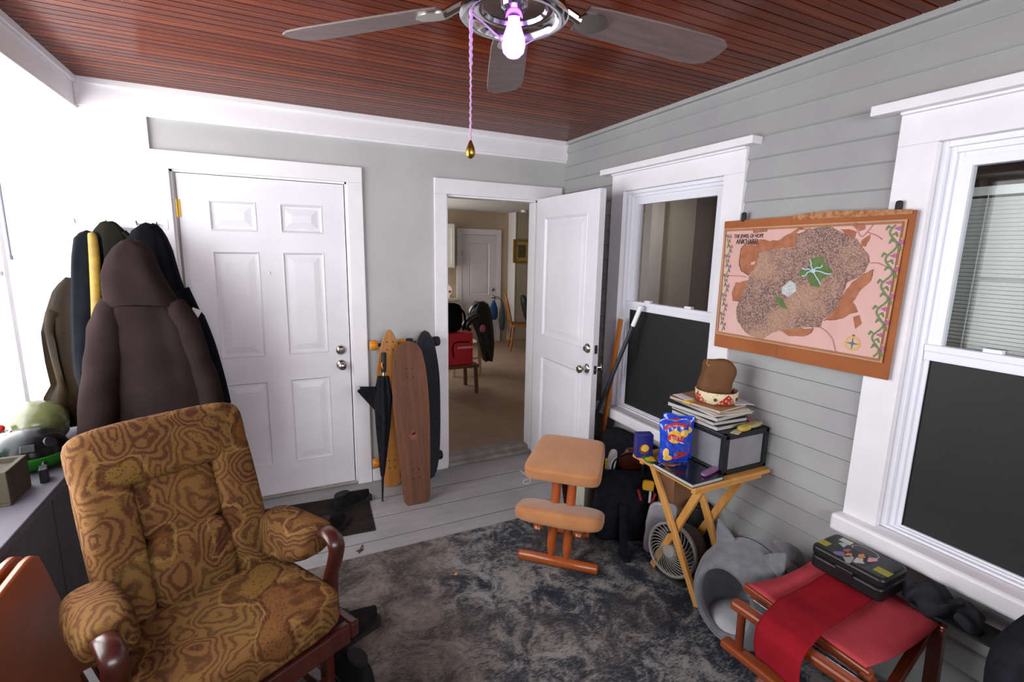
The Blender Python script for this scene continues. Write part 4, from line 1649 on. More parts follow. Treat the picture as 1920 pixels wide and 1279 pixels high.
def crisp_bag(label, loc, rz, tilt):
    r = thing('crisp_bag', label, 'crisp bag', loc, math.radians(rz), 'blue bags of crisps', None)
    r.rotation_euler = (math.radians(tilt), 0, math.radians(rz))
    W, H = .142, .205

    def th(x, z):
        a = max(0, 1 - abs(x / (W / 2)) ** 2.4)
        b = max(0, 1 - abs((z - H / 2) / (H / 2 - .006)) ** 3.2)
        return .0012 + .026 * (a ** .6) * (b ** .55)

    def edge(z):
        return 1 - .06 * math.sin(PI * z / H) ** 2

    def wr_(x, z):
        return .0022 * math.sin(x * 120 + z * 35) * math.sin(z * 70) + .0015 * math.sin(x * 210)

    m = MB()
    for sg in (-1, 1):
        m.sheet(lambda a, b: Vector(((a - .5) * W * edge(b * H), sg * (th((a - .5) * W, b * H) + wr_((a - .5) * W, b * H) * min(1, th((a - .5) * W, b * H) / .01)),
                                     b * H + .004 * math.sin(a * 9) * (1 if b > .95 else 0))), 26, 34, 'crisp')
    bmesh.ops.remove_doubles(m.bm, verts=m.bm.verts[:], dist=.0015)
    body = m.build('foil_bag', r, smooth=60)

    def onbag(x, z, lift=.0012):
        return Vector((x * edge(z), -(th(x, z) + wr_(x, z) * min(1, th(x, z) / .01)) - lift, z))

    def decal(name, poly, mat, lift):
        mm = MB()
        n_ = len(poly)
        cx = sum(p_[0] for p_ in poly) / n_
        cz = sum(p_[1] for p_ in poly) / n_
        ring = [[onbag(cx + (x - cx) * s, cz + (z - cz) * s, lift) for x, z in poly] for s in (.02, .35, .7, 1)]
        mm.rings(ring, mat, True, False)
        return mm.build(name, r, smooth=60)
    ban = [(-.055 + .11 * k / 14, .158 + .012 * math.sin(PI * k / 14) + .008 * k / 14) for k in range(15)]
    decal('red_banner', ban + [(x, z + .018) for x, z in reversed(ban)], 'red', .0012)
    decal('yellow_disc', oval(.035, .031, 26, -.006, .128), 'yel', .0014)
    rbn = [(-.041 + .078 * k / 10, .112 + .007 * math.sin(k / 10 * 2 * PI)) for k in range(11)]
    decal('red_ribbon', rbn + [(x, z + .022) for x, z in reversed(rbn)], 'red', .0022)
    decal('crisp_picture', oval(.022, .018, 18, .045, .142), 'chip', .0016)
    decal('crisp_picture', oval(.013, .024, 18, -.046, .05), 'chip', .0016)
    decal('crisp_picture', oval(.022, .014, 18, -.035, .026), 'chip', .0020)
    decal('dip_bowl_picture', oval(.026, .009, 18, .02, .05), pm('brown_dip', S('7d3b1c')), .0016)
    sw = [(-.01 + .07 * k / 10, .022 + .02 * (k / 10) ** 1.5) for k in range(11)]
    decal('red_swoosh', sw + [(x, z + .012) for x, z in reversed(sw)], 'red', .0018)
    decal('pale_swoosh', [(.01, .105), (.025, .098), (.045, .094), (.03, .102)], 'pwhite', .0018)
    mm = MB()
    mm.text("Lay's", .026, 'pwhite', Matrix.Identity(4), .0004, lambda p_: onbag(p_.x * 1.02 - .003, .117 + p_.y * 1.05 + .0, .0032))
    mm.build('bag_lettering', r, smooth=0)
    mm = MB()
    mm.text('20% MORE CHIPS', .0105, 'pwhite', Matrix.Identity(4), .0003, lambda p_: onbag(p_.x * 1.0, .1635 + p_.y + .012 * math.sin(PI * min(1, max(0, (p_.x + .055) / .11))) , .0026))
    mm.build('bag_lettering', r, smooth=0)
    return r


crisp_bag('front blue bag of potato crisps standing on the tray table', (1.648, 1.615, ZT + .0215), -22, -7)
crisp_bag('rear blue bag of potato crisps half hidden behind the other', (1.715, 1.668, ZT + .0215), -48, -3)

bxm = pm('violet_blue_carton', S('1c1f66'), S('2a2f86'), 6, .35)
bx = thing('snack_box', 'dark blue carton with a golden round picture behind the crisp bags', 'box', (1.60, 1.772, ZT + .0005), math.radians(-20))
mb = MB()
mb.bb((-.04, -.026, 0), (.04, .026, .118), bxm)
mb.build('carton', bx, smooth=0, bevel=.002)
mb = MB()
mb.prism(oval(.027, .027, 24, -.004, .045), pm('dark_gold_print', S('6b3f1c')), (0, -.0261, 0), (1, 0, 0), (0, 0, 1), (0, -.0006, 0))
mb.prism(oval(.02, .018, 20, -.001, .05), 'chip', (0, -.0267, 0), (1, 0, 0), (0, 0, 1), (0, -.0005, 0))
mb.build('round_picture', bx, smooth=0)
pk = thing('snack_packet', 'flat green and yellow packet at the left corner of the tray table', 'packet', (1.6, 1.735, ZT), math.radians(68))
mb = MB()
mb.cushion((0, 0, .006), (.12, .05, .012), pm('green_foil', S('1f6b35'), None, rough=.3), None, 5)
mb.build('packet_body', pk, smooth=60)
mb = MB()
mb.prism([(-.058, -.022), (.0, -.022), (-.02, .022), (-.05, .022)], pm('yellow_foil', S('d9b11f'), None, rough=.3), (0, 0, .0118), (1, 0, 0), (0, 1, 0), (0, 0, .0008))
mb.build('yellow_print', pk, smooth=0)

# ------------------------------------------------------------------ rug, door mat, shoes, litter on the floor
M['rug'] = rug_mat()
rg = tag(MB().bb((-.82, YR + .05, 0), (2.06, 2.487, .011), 'rug').build('rug', smooth=0, bevel=.003), 'large faded blue-grey and taupe rug covering the porch floor', 'rug')
M['mat'] = pm('dark_brown_mat', S('231d1b'), S('2d2623'), 12, .95, bump=.5, bscale=200, spec=.1)
dm = thing('door_mat', 'dark brown door mat in front of the closed door', 'door mat', (.135, 2.985, 0), math.radians(-4))
mb = MB()
mb.prism(rr(.66, .45, .01), 'mat', (0, 0, .0005), (1, 0, 0), (0, 1, 0), (0, 0, .008))
mb.build('mat_pile', dm, smooth=0)
mb = MB()
mb.prism(rr(.69, .48, .01), 'rubber', (0, 0, .0), (1, 0, 0), (0, 1, 0), (0, 0, .004))
mb.build('rubber_edge', dm, smooth=0)
M['suede'] = pm('black_suede', S('141315'), S('1f1d1f'), 25, .95, bump=.3, bscale=150, spec=.1)


def shoe(name, label, loc, rz, L=.28, H=.09, mat='suede', group=None, tall=0.0):
    r = thing(name, label, 'shoe', loc, math.radians(rz), group)
    m = MB()
    m.prism([(x * (1 - .18 * max(0, -y / (L / 2)) ** 2), y) for x, y in rr(.10, L, .045, 6)], 'rubber', (0, 0, 0), (1, 0, 0), (0, 1, 0), (0, 0, .022))
    m.build('sole', r, smooth=30)
    m = MB()
    rs = []
    for k in range(13):
        t = k / 12
        y = -L / 2 + .006 + (L - .012) * t
        hw = .046 * (math.sin(PI * min(1, .12 + t * .95)) ** .35) * (1 - .1 * (1 - t))
        hh = H * (.98 - .5 * max(0, (t - .42) / .58) ** .8) * (.86 if t < .05 else 1) + tall * max(0, 1 - t / .4)
        ring = []
        for j in range(16):
            a = 2 * PI * j / 16
            ring.append(Vector((hw * math.cos(a), y, .02 + max(0, math.sin(a)) ** .8 * hh)))
        rs.append(ring)
    m.rings(rs, mat)
    m.build('upper', r, smooth=60, subsurf=1)
    m = MB()
    m.prism(oval(.03, .05, 20, 0, -L / 2 + .075), 'dark', (0, 0, .02 + H * .92 + tall * .55), (1, 0, 0), (0, 1, 0), (0, 0, .012))
    m.build('opening', r, smooth=0)
    return r


shoe('shoe', 'black shoe lying on the door mat, nearer the closed door', (.375, 3.07, .0088), -62, .29, .085)
shoe('shoe', 'black shoe at the front edge of the door mat, behind the wooden chair arm', (.225, 2.81, .0088), -40, .29, .085)
shoe('slipper', 'fuzzy black slipper on the rug right of the glider chair, farther one', (.215, 1.935, .0115), -65, .27, .11)
shoe('slipper', 'fuzzy black slipper on the rug right of the glider chair, nearer one', (.175, 1.72, .0115), 25, .27, .11)
mb = MB()
mb.tube(smoothpath([(1.605, 3.1, .003), (1.612, 3.0, .003), (1.613, 2.95, .003), (1.585, 2.9, .003), (1.55, 2.885, .003), (1.535, 2.91, .003), (1.56, 2.94, .003), (1.6, 2.945, .003)], 6), .0022, 'pwhite', 6)
tag(mb.build('string'), 'curled white string on the grey floor boards', 'string')
mb = MB()
mb.tube(smoothpath([(.335, 2.53, .004), (.35, 2.56, .008), (.365, 2.6, .004)], 4), .003, pm('dry_leaf_brown', S('4b2f22')), 6)
mb.prism(oval(.02, .008, 12, .345, 2.555), 'dry_leaf_brown' if False else bpy.data.materials['dry_leaf_brown'], (0, 0, .002), (1, 0, 0), (0, 1, 0), (0, 0, .002))
tag(mb.build('dry_leaf'), 'dry brown leaf on the floor boards near the rug edge', 'leaf')
mb = MB()
mb.ball((.751, 2.131, .0155), (.011, .008, .0045), pm('orange_crumb', S('c9885c')), 10)
tag(mb.build('crumb'), 'small orange crumb on the rug', 'crumb')

# ------------------------------------------------------------------ wooden panels beside the chair
M['orangewood'] = wood('orange_brown_wood', S('7c3a14'), S('95491d'), 1, 1.3, .38, .5, .2)
for k, (xp, dy) in enumerate(((-.708, 0), (-.752, .015))):
    P = [(1.0, .001), (1.0, .715), (1.76, .715), (1.80, .708), (1.835, .685), (1.88, .59), (2.0, .30), (2.06, .15), (2.09, .001)]
    mb = MB()
    mb.prism([(y + dy, z) for y, z in P], 'orangewood', (xp, 0, .0115), (0, 1, 0), (0, 0, 1), (.022, 0, 0))
    tag(mb.build('wooden_board', smooth=30, bevel=.006), ('orange-brown wooden board standing right beside the glider chair',
                                                            'orange-brown wooden board standing behind the other, next to the half wall')[k], 'board')

# ------------------------------------------------------------------ things on the ledge
M['greywood'] = wood('weathered_grey_wood', S('3d372d'), S('4f483b'), 2, 1.5, .8, .2)
pb = thing('planter_box', 'weathered grey wooden planter box on the window ledge', 'planter', (-1.02, 2.43, .66))
mb = MB()
mb.bb((-.09, -.09, 0), (.09, .09, .012), 'greywood')
for lo, hi in (((-.09, -.09, .012), (.09, -.072, .135)), ((-.09, .072, .012), (.09, .09, .135)), ((-.09, -.072, .012), (-.072, .072, .135)), ((.072, -.072, .012), (.09, .072, .135))):
    mb.bb(lo, hi, 'greywood')
mb.build('box_sides', pb, smooth=0, bevel=.003)
mb = MB()
mb.bb((-.072, -.072, .012), (.072, .072, .115), pm('dark_soil', S('4a443e'), S('38322d'), 60, .95, bump=.6))
mb.build('soil', pb, smooth=0)
gj = thing('green_jar', 'greenish glass jar on the ledge at the left picture edge', 'jar', (-1.135, 2.60, .66))
mb = MB()
mb.lathe([(.004, 0), (.05, 0), (.055, .01), (.055, .12), (.04, .15), (.036, .18), (.04, .19), (.034, .19), (.031, .15), (.048, .12), (.048, .01), (.004, .006)], glassy('sea_green_glass', S('9fc0b4'), .05), caps=False)
mb.build('glass', gj)
cp = thing('black_clip', 'small black clip lying on the ledge beside the planter box', 'clip', (-.90, 2.555, .66), math.radians(15))
mb = MB()
mb.bb((-.014, -.03, 0), (.014, .03, .06), 'blackpl')
mb.build('clip_body', cp, smooth=0, bevel=.004)
mb = MB()
mb.tube(smoothpath([(0, .025, .055), (.0, .055, .062), (.0, .075, .05), (0, .07, .03)], 4), .006, 'blackpl', 8)
mb.build('clip_arm', cp)
dd = thing('domed_dish', 'shiny black dome on a bright green dish on the window ledge', 'dish', (-1.0, 2.75, .66))
mb = MB()
mb.lathe([(.004, 0), (.08, 0), (.12, .025), (.135, .06), (.137, .07), (.128, .07), (.115, .035), (.08, .01), (.004, .008)], pm('bright_green_plastic', S('1d6413'), S('277a1a'), 5, .35), n=36, caps=False)
mb.build('green_dish', dd)
mb = MB()
mb.lathe([(.13, .062), (.128, .09), (.112, .125), (.08, .152), (.04, .167), (.003, .170)], pm('glossy_black_dome', S('0c0d10'), None, rough=.25, spec=.2), n=36)
mb.build('dome', dd)
mb = MB()
mb.lathe([(.02, .0), (.026, .004), (.024, .012), (.006, .014)], 'blackpl', (.085, -.06, .118), (.75, -.45, .55), 18)
mb.build('round_badge', dd)
mb = MB()
mb.box((.03, -.11, .115), (.05, .012, .035), 'blackpl', Euler((-.5, 0, .2)).to_matrix())
mb.build('metal_latch', dd, smooth=0, bevel=.004)
va = thing('glass_globe', 'pale yellow-green glass globe on the ledge below the coats', 'vase', (-1.065, 3.015, .66))
mb = MB()
mb.lathe([(.003, 0), (.05, 0), (.09, .02), (.118, .06), (.128, .11), (.122, .155), (.1, .19), (.065, .215), (.03, .226), (.002, .228)],
         pm('frosty_olive_glass', S('4f5234'), S('60633f'), 14, .18, spec=.7, bump=.15), n=36)
mb.build('globe', va)
rj = thing('red_topped_jar', 'small glass jar with a red ball top on the window ledge', 'jar', (-1.135, 2.86, .66))
mb = MB()
mb.lathe([(.003, 0), (.03, 0), (.032, .01), (.032, .13), (.04, .135), (.04, .142), (.003, .142)], glassy('clear_jar_glass', S('d8d8d4'), .05), n=24)
mb.build('jar_glass', rj)
mb = MB()
mb.ball((0, 0, .155), (.022, .022, .018), pm('bright_red', S('b5221c'), None, rough=.4), 14)
mb.build('red_top', rj)
wd = thing('blind_wand', 'thin grey wand hanging in front of the bright left window', 'wand', (-1.14, 3.25, 2.31))
mb = MB()
mb.cyl((0, 0, 0), (0, 0, -.74), .006, pm('grey_wand', S('6f6f7c')), n=8)
mb.build('rod', wd)
mb = MB()
mb.cyl((0, 0, -.74), (0, 0, -.76), .009, bpy.data.materials['grey_wand'], n=8)
mb.build('tip', wd)

# ------------------------------------------------------------------ sticks leaning on the left window
M['yard'] = wood('orange_varnished_stick', S('8d4a16'), S('b56a28'), 2, 2.2, .4)
ys = thing('wooden_stick', 'flat orange wooden stick leaning on the window casing behind the open door', 'stick', (1.95, 2.63, 0.0))
mb = MB()
mb.bar((0, 0, .002), (.088, -.08, 1.215), .012, .045, 'yard', (.15, 1, 0))
mb.build('stick_body', ys, smooth=0, bevel=.002)
bp = thing('pole', 'dark grey pole with a white end leaning on the left window', 'pole', (1.84, 2.79, 0))
p0, p1 = Vector((0, 0, .002)), Vector((.235, -.385, 1.315))
mb = MB()
mb.cyl(p0, p0 + (p1 - p0) * .9, .0135, pm('dark_slate_tube', S('2c3338'), None, rough=.4), n=14)
mb.build('tube', bp)
mb = MB()
mb.cyl(p0 + (p1 - p0) * .9, p1, .0145, 'pwhite', n=14)
mb.build('white_end', bp)

# ------------------------------------------------------------------ bags and gear under and behind the tray table
bcase = thing('soft_case', 'black soft case standing under the left window', 'case', (1.985, 2.325, 0))
mb = MB()
mb.cushion((0, 0, .262), (.13, .48, .47), 'blackfab', None, 6, 10)
mb.jitter(.012, 6, 1.0)
mb.build('case_body', bcase, smooth=60)
mb = MB()
mb.tube(smoothpath([(-.03, -.1, .455), (-.04, -.07, .50), (-.04, .03, .50), (-.03, .06, .455)], 5), .009, 'blackfab', 8)
mb.build('handle', bcase)
wb = thing('white_bin', 'small off-white plastic bin behind the kneeling chair', 'bin', (1.70, 2.40, 0.0125), math.radians(20))
M['offwhite'] = pm('off_white_plastic', S('b5b3a4'), S('a8a696'), 6, .4)
mb = MB()
mb.rings([[Vector((sx * w_, sy * w_ * .8, z)) for sx, sy in ((-1, -1), (1, -1), (1, 1), (-1, 1))] for w_, z in ((.075, 0), (.092, .25), (.098, .252), (.098, .26), (.088, .26), (.072, .012))], 'offwhite')
mb.build('bin_body', wb, smooth=0, bevel=.006)
mb = MB()
mb.box((0, -.0635, .02), (.15, .004, .012), 'ytab')
mb.build('yellow_stripe', wb, smooth=0)

tb = thing('tote_bag', 'open black tote bag stuffed with things, left of the tray table', 'bag', (1.757, 2.088, 0.0125), math.radians(-27))
mb = MB()
rs = []
for z, a_, b_ in ((0, .145, .08), (.02, .155, .095), (.15, .16, .10), (.3, .155, .092), (.4, .15, .085), (.43, .147, .08), (.425, .138, .07), (.36, .138, .07)):
    rs.append([Vector((math.copysign(abs(math.cos(t)) ** .55, math.cos(t)) * a_ + .008 * math.sin(5 * t + z * 20), math.copysign(abs(math.sin(t)) ** .55, math.sin(t)) * b_ + .008 * math.cos(4 * t + z * 15), z)) for t in [2 * PI * k / 36 for k in range(36)]])
mb.rings(rs, 'blackfab')
mb.build('bag_body', tb, smooth=60)
mb = MB()
mb.tube(smoothpath([(.12, -.085, .38), (.14, -.115, .33), (.15, -.125, .24)], 5), .004, 'nickel', 6)
mb.tube(smoothpath([(.15, -.125, .24), (.158, -.13, .23), (.15, -.128, .215), (.142, -.125, .23), (.15, -.125, .24)], 4), .004, 'nickel', 6)
mb.build('carabiner', tb)
mb = MB()
mb.tube(smoothpath([(-.02, -.118, .25), (-.02, -.135, .14), (-.02, -.2, .03), (-.02, -.285, .006)], 6), .022, 'blackfab', 8, ry=.003, up=(0, -1, .45))
mb.build('strap', tb, smooth=50)
mb = MB()
mb.tube(smoothpath([(-.09, -.09, .41), (-.08, -.105, .5), (.0, -.1, .54), (.07, -.1, .5), (.08, -.09, .41)], 6), .011, 'blackfab', 8, ry=.003)
mb.build('handle', tb)
M['leather'] = pm('red_brown_leather', S('4a1d12'), S('5f2818'), 8, .35, spec=.6)
pu = thing('leather_purse', 'red-brown leather purse sticking out of the black tote bag', 'purse', (1.787, 2.092, .385), math.radians(-27))
mb = MB()
mb.cushion((0.02, 0, .075), (.12, .05, .15), 'leather', Euler((0, .25, 0)).to_matrix(), 3.5)
mb.build('purse_body', pu, smooth=60)
mb = MB()
mb.tube(smoothpath([(-.055, -.03, .06), (-.05, -.055, .13), (.03, -.06, .15), (.09, -.05, .08)], 6), .007, 'leather', 8)
mb.build('purse_handle', pu)
pw = thing('paper_roll', 'rolled white paper sticking out of the black tote bag', 'paper', (1.687, 2.118, .385), math.radians(-27))
mb = MB()
mb.cushion((0, 0, .08), (.05, .04, .15), 'pwhite', Euler((.1, .12, 0)).to_matrix(), 3)
mb.build('paper', pw, smooth=60)
mb = MB()
for k in range(3):
    mb.ball((-.035, -.02, .05 + .022 * k), (.008, .008, .014), 'ytab', 8)
mb.build('yellow_clip', pw)
yt = thing('yellow_pouch', 'bright yellow pouch at the rim of the black tote bag', 'pouch', (1.79, 1.922, .365), math.radians(-30))
mb = MB()
mb.cushion((0, 0, .02), (.062, .03, .055), pm('bright_yellow_fabric', S('d49a1c'), None, rough=.6), Euler((-.2, .1, 0)).to_matrix(), 5)
mb.build('pouch_body', yt, smooth=60)
for k, (cc, dx) in enumerate((('8f1f28', -.045), ('c9c9c9', .012), ('8f1f28', .03))):
    mb = MB()
    mb.box((dx, -.008, -.035 - .01 * k), (.012, .006, .07), pm('tag_%d' % k, S(cc)), Euler((.1, -.3 + .3 * k, 0)).to_matrix())
    mb.build('hanging_tag', yt, smooth=0)

cb_ = thing('cardboard_box', 'upright brown cardboard box under the tray table', 'box', (1.98, 1.905, 0.0125), math.radians(2))
mb = MB()
mb.bb((-.075, -.055, 0), (.085, .055, .52), pm('pinkish_cardboard', S('94694a'), S('855b40'), 5, .8))
mb.build('carton', cb_, smooth=0, bevel=.002)
mb = MB()
mb.bb((-.076, -.0565, .2), (.086, .0565, .235), pm('packing_tape', S('a5856a'), None, rough=.2))
mb.build('tape', cb_, smooth=0)
ml = thing('mailer_bag', 'grey plastic mailer bag behind the small floor fan', 'mailer', (1.825, 1.845, 0.0125), math.radians(-24))
mb = MB()
mb.cushion((0, 0, .15), (.16, .028, .3), pm('grey_polybag', S('8f8d94'), S('a5a3aa'), 12, .25, spec=.6, bump=.3), Euler((.0, .1, 0)).to_matrix(), 5, 9)
mb.jitter(.006, 18, 3)
mb.build('bag_film', ml, smooth=60)
mb = MB()
mb.text('LL', .04, 'dark', Matrix.Translation((-.02, -.022, .1)) @ Matrix.Rotation(PI / 2, 4, 'X'), .001)
mb.build('printed_letters', ml, smooth=0)
cy = thing('black_canister', 'tall black canister standing by the wall under the tray table', 'canister', (2.005, 1.74, 0.0125))
mb = MB()
mb.lathe([(.01, 0), (.06, 0), (.063, .006), (.063, .285), (.06, .3), (.05, .306), (.045, .3), (.02, .298), (.002, .298)], pm('matt_black_shell', S('141416'), None, rough=.5), n=32)
mb.build('canister_body', cy)
mb = MB()
mb.lathe([(.034, .298), (.04, .304), (.036, .31), (.028, .305), (.026, .298)], 'rubber', n=28, caps=False)
mb.build('top_ring', cy)

# floor fan
ff = thing('floor_fan', 'small grey floor fan with a swirled grille behind the tray table leg', 'fan', (1.79, 1.665, 0.0125), math.radians(8))
M['fangrey'] = pm('warm_grey_plastic', S('8b8782'), None, rough=.45)
M['fandark'] = pm('dark_grey_plastic', S('2c2c2f'), None, rough=.45)
fc = Vector((0, 0, .155))
fx = Vector((-1, -.08, .12)).normalized()
mb = MB()
mb.lathe([(.13, .055), (.136, .06), (.136, .075), (.128, .082), (.122, .075), (.122, .06), (.13, .055)], 'fangrey', fc, fx, 36, False)
fg = mb.build('grille_ring', ff)
R_ = frame(fx)
for k in range(30):
    a0 = 2 * PI * k / 30
    pts = []
    for j in range(7):
        t = j / 6
        r = .032 + .094 * t
        a = a0 + .9 * t
        pts.append(fc + R_ @ Vector((r * math.cos(a), r * math.sin(a), .094 - .02 * t * t)))
    mb = MB()
    mb.tube(pts, .0023, 'fangrey', 6)
    mb.build('grille_blade', fg)
mb = MB()
mb.lathe([(.034, .088), (.036, .094), (.03, .1), (.002, .102)], 'fangrey', fc, fx, 24)
mb.build('grille_hub', fg)
mb = MB()
mb.lathe([(.125, .06), (.13, .04), (.128, -.02), (.105, -.075), (.06, -.105), (.002, -.11)], 'fandark', fc, fx, 36, False)
mb.lathe([(.002, .02), (.12, .02)], 'dark', fc, fx, 30, False)
mb.build('housing', ff)
for k in range(5):
    a = 2 * PI * k / 5
    mb = MB()
    mb.sheet(lambda s_, t_: fc + R_ @ Vector(((.03 + .085 * s_) * math.cos(a + 1.0 * t_), (.03 + .085 * s_) * math.sin(a + 1.0 * t_), .03 + .03 * t_)), 5, 5, 'fandark')
    mb.build('propeller_blade', ff, solid=.002)
mb = MB()
mb.prism(rr(.15, .19, .03), 'fandark', (.0, 0, 0), (1, 0, 0), (0, 1, 0), (0, 0, .018))
mb.tube([(.01, -.12, .012), (.01, -.14, .07), (.01, -.138, .155)], .012, 'fandark', 8)
mb.tube([(.01, .12, .012), (.01, .14, .07), (.01, .138, .155)], .012, 'fandark', 8)
mb.bb((-.01, -.125, .0), (.035, .125, .02), 'fandark')
mb.build('stand', ff, smooth=40)

# cat cave
M['felt'] = pm('grey_felt', S('6f7074'), S('606166'), 30, .95, bump=.4, bscale=180, spec=.1, sheen=.3)
M['feltin'] = pm('dark_grey_plush', S('b9babe'), S('a9aaae'), 20, .95, bump=.4, bscale=120, spec=.1)  # lining lightened to stand in for fill light inside the cave
CS = 1.1
cc = thing('cat_cave', 'grey felt cat cave with pointed ears on the rug below the tray table', 'cat bed', (1.75, 1.236, 0.0118), math.radians(0))
ca = Vector((-.99, -.12, .1)).normalized()
co = Vector((0, 0, .212))
RC = frame(ca, (0, 0, 1))          # local x ~ up, y ~ sideways, z = opening axis
mb = MB()
prof = [(.118, .155), (.126, .162), (.138, .157), (.165, .13), (.192, .08), (.205, .02), (.203, -.05), (.185, -.11), (.145, -.165), (.09, -.195), (.04, -.205), (.002, -.206)]
inn = [(.118, .155), (.122, .13), (.15, .10), (.178, .05), (.185, 0), (.175, -.07), (.13, -.14), (.06, -.17), (.002, -.175)]


def cave(pr, mat):
    rs_ = []
    for r, z in pr:
        ring = []
        for k in range(44):
            t = 2 * PI * k / 44
            p_ = co + RC @ (Vector((r * math.cos(t) * 1.0, r * math.sin(t) * .9, z)) * CS)
            p_.z = max(p_.z, .0 if mat == 'felt' else .016) if True else p_.z
            ring.append(p_)
        rs_.append(ring)
    mb.rings(rs_, mat, False, False)


cave(prof, 'felt')
mb.build('felt_shell', cc, smooth=70)
mb = MB()
cave(inn, 'feltin')
mb.build('inner_lining', cc, smooth=70)
mb = MB()
mb.ball(co + ca * .03 + Vector((0, 0, -.135)), (.14, .13, .045), 'feltin', 18)
mb.build('inner_cushion', cc, smooth=70)
for sy, hgt in ((1, .10), (-1, .10)):
    e0 = co + RC @ Vector((.178, sy * .10, .045))
    up_ = (RC @ Vector((.82, sy * .45, .1))).normalized()
    sd_ = (RC @ Vector((-.45, sy * .85, 0))).normalized()
    mb = MB()
    base_ = [e0 + sd_ * (.06 * math.cos(t)) + ca * (.022 * math.sin(t)) - up_ * .02 for t in [2 * PI * k / 14 for k in range(14)]]
    mid_ = [e0 + sd_ * (.035 * math.cos(t)) + ca * (.014 * math.sin(t)) + up_ * hgt * .45 for t in [2 * PI * k / 14 for k in range(14)]]
    tip_ = [e0 + sd_ * (.004 * math.cos(t)) + ca * (.003 * math.sin(t)) + up_ * hgt for t in [2 * PI * k / 14 for k in range(14)]]
    mb.rings([base_, mid_, tip_], 'felt')
    mb.build('ear', cc, smooth=70)
mb = MB()
mb.tube(smoothpath([co + Vector((.06, -.03, .12)), co + Vector((.13, -.04, .155)), co + Vector((.19, -.06, .11)), co + Vector((.21, -.09, 0))], 6), [.02, .05, .058, .06, .06, .06, .06, .06, .06, .06, .06, .06, .058, .057, .055, .053, .05, .04, .02], 'felt', 16)
mb.build('tail', cc, smooth=70)
mb = MB()
mb.tube([co + RC @ Vector((.2262 * math.cos(t), .2036 * math.sin(t), .0)) for t in [2 * PI * k / 30 * .62 - 1.9 for k in range(31)]], .0018, 'dark', 5)
mb.build('seam', cc)

# wall outlet
ol = thing('wall_outlet', 'white wall outlet plate with brown plugs above the rug, behind the cat cave', 'outlet', (XR - .012, 1.385, .232))
mb = MB()
mb.prism(rr(.125, .078, .006), 'pwhite', (-.003, 0, 0), (0, 1, 0), (0, 0, 1), (-.006, 0, 0))
mb.build('plate', ol, smooth=0)
for sy in (-.024, .024):
    mb = MB()
    mb.prism(rr(.032, .036, .012), pm('brown_plug', S('6b4a38')) if sy < 0 else bpy.data.materials['brown_plug'], (-.009, sy, 0), (0, 1, 0), (0, 0, 1), (-.014, 0, 0))
    mb.build('plug', ol, smooth=30)

# ------------------------------------------------------------------ red folding stool and what lies on it
M['redcanvas'] = pm('red_canvas', S('b5454d'), S('a83c44'), 7, .9, bump=.25, bscale=260, spec=.1)
M['redcloth'] = pm('deep_red_cloth', S('8c1722'), S('7c121c'), 9, .9, bump=.25, bscale=200, spec=.1)
M['stoolwood'] = wood('red_brown_stool_wood', S('6b2c12'), S('8d3f1a'), 1, 1.4, .3, .5, .3)
M['stoolwoodz'] = wood('red_brown_stool_leg', S('5a2410'), S('7a3516'), 2, 1.4, .3, .5, .3)
st = thing('folding_stool', 'folding wooden stool with a faded red canvas seat in the right corner', 'stool', (1.7, .855, 0.0125))
sx0, sx1, sy0, sy1, sz = 1.503, 1.918, .655, 1.058, .45
mb = MB()
mb.sheet(lambda a, b: Vector((sx0 - .012 + (sx1 - sx0 + .024) * a, sy0 + (sy1 - sy0) * b, sz + .006 - .028 * math.sin(PI * a))), 14, 10, 'redcanvas')
mb.build('canvas_seat', st, True, smooth=70, solid=.003)
for x in (sx0, sx1):
    mb = MB()
    mb.bar((x, sy0 - .015, sz - .016), (x, sy1 + .015, sz - .016), .026, .03, 'stoolwood', (0, 0, 1))
    mb.build('seat_rail', st, True, smooth=0, bevel=.006)
mb = MB()
mb.bar((1.395, 1.035, .43), (1.435, .60, .43), .04, .034, 'stoolwood', (0, 0, 1))
mb.build('arm_rail', st, True, smooth=0, bevel=.01)
mb = MB()
mb.bar((1.40, 1.06, .255), (1.43, .60, .255), .045, .03, 'stoolwood', (0, 0, 1))
mb.build('lower_rail', st, True, smooth=0, bevel=.008)
for y in (1.0, .66):
    mb = MB()
    mb.cyl((1.405 + (1.0 - y) * .08, y, .265), (1.40 + (1.0 - y) * .08, y, .42), .014, 'stoolwoodz', n=12)
    mb.build('spindle', st, True)
mb = MB()
mb.cyl((1.462, 1.02, .438), (1.468, .66, .438), .004, 'chrome', n=8)
mb.build('metal_rod', st, True)
for y in (.985, .68):
    mb = MB()
    mb.bar((sx1, y, .44), (1.46, y, .018), .024, .032, 'stoolwoodz', (0, 1, 0))
    mb.build('leg', st, True, smooth=0, bevel=.004)
    mb = MB()
    mb.bar((1.49, y - .028, .435), (1.90, y - .028, .018), .024, .032, 'stoolwoodz', (0, 1, 0))
    mb.build('leg', st, True, smooth=0, bevel=.004)
mb = MB()
mb.bar((1.915, .66, .44), (1.915, .645, .014), .028, .04, 'stoolwoodz', (0, 1, 0))
mb.build('rear_post', st, True, smooth=0, bevel=.004)
mb = MB()
mb.cyl((1.80, 1.03, .12), (1.80, .66, .12), .012, 'stoolwoodz', n=12)
mb.build('stretcher', st, True)

rc_ = MB()


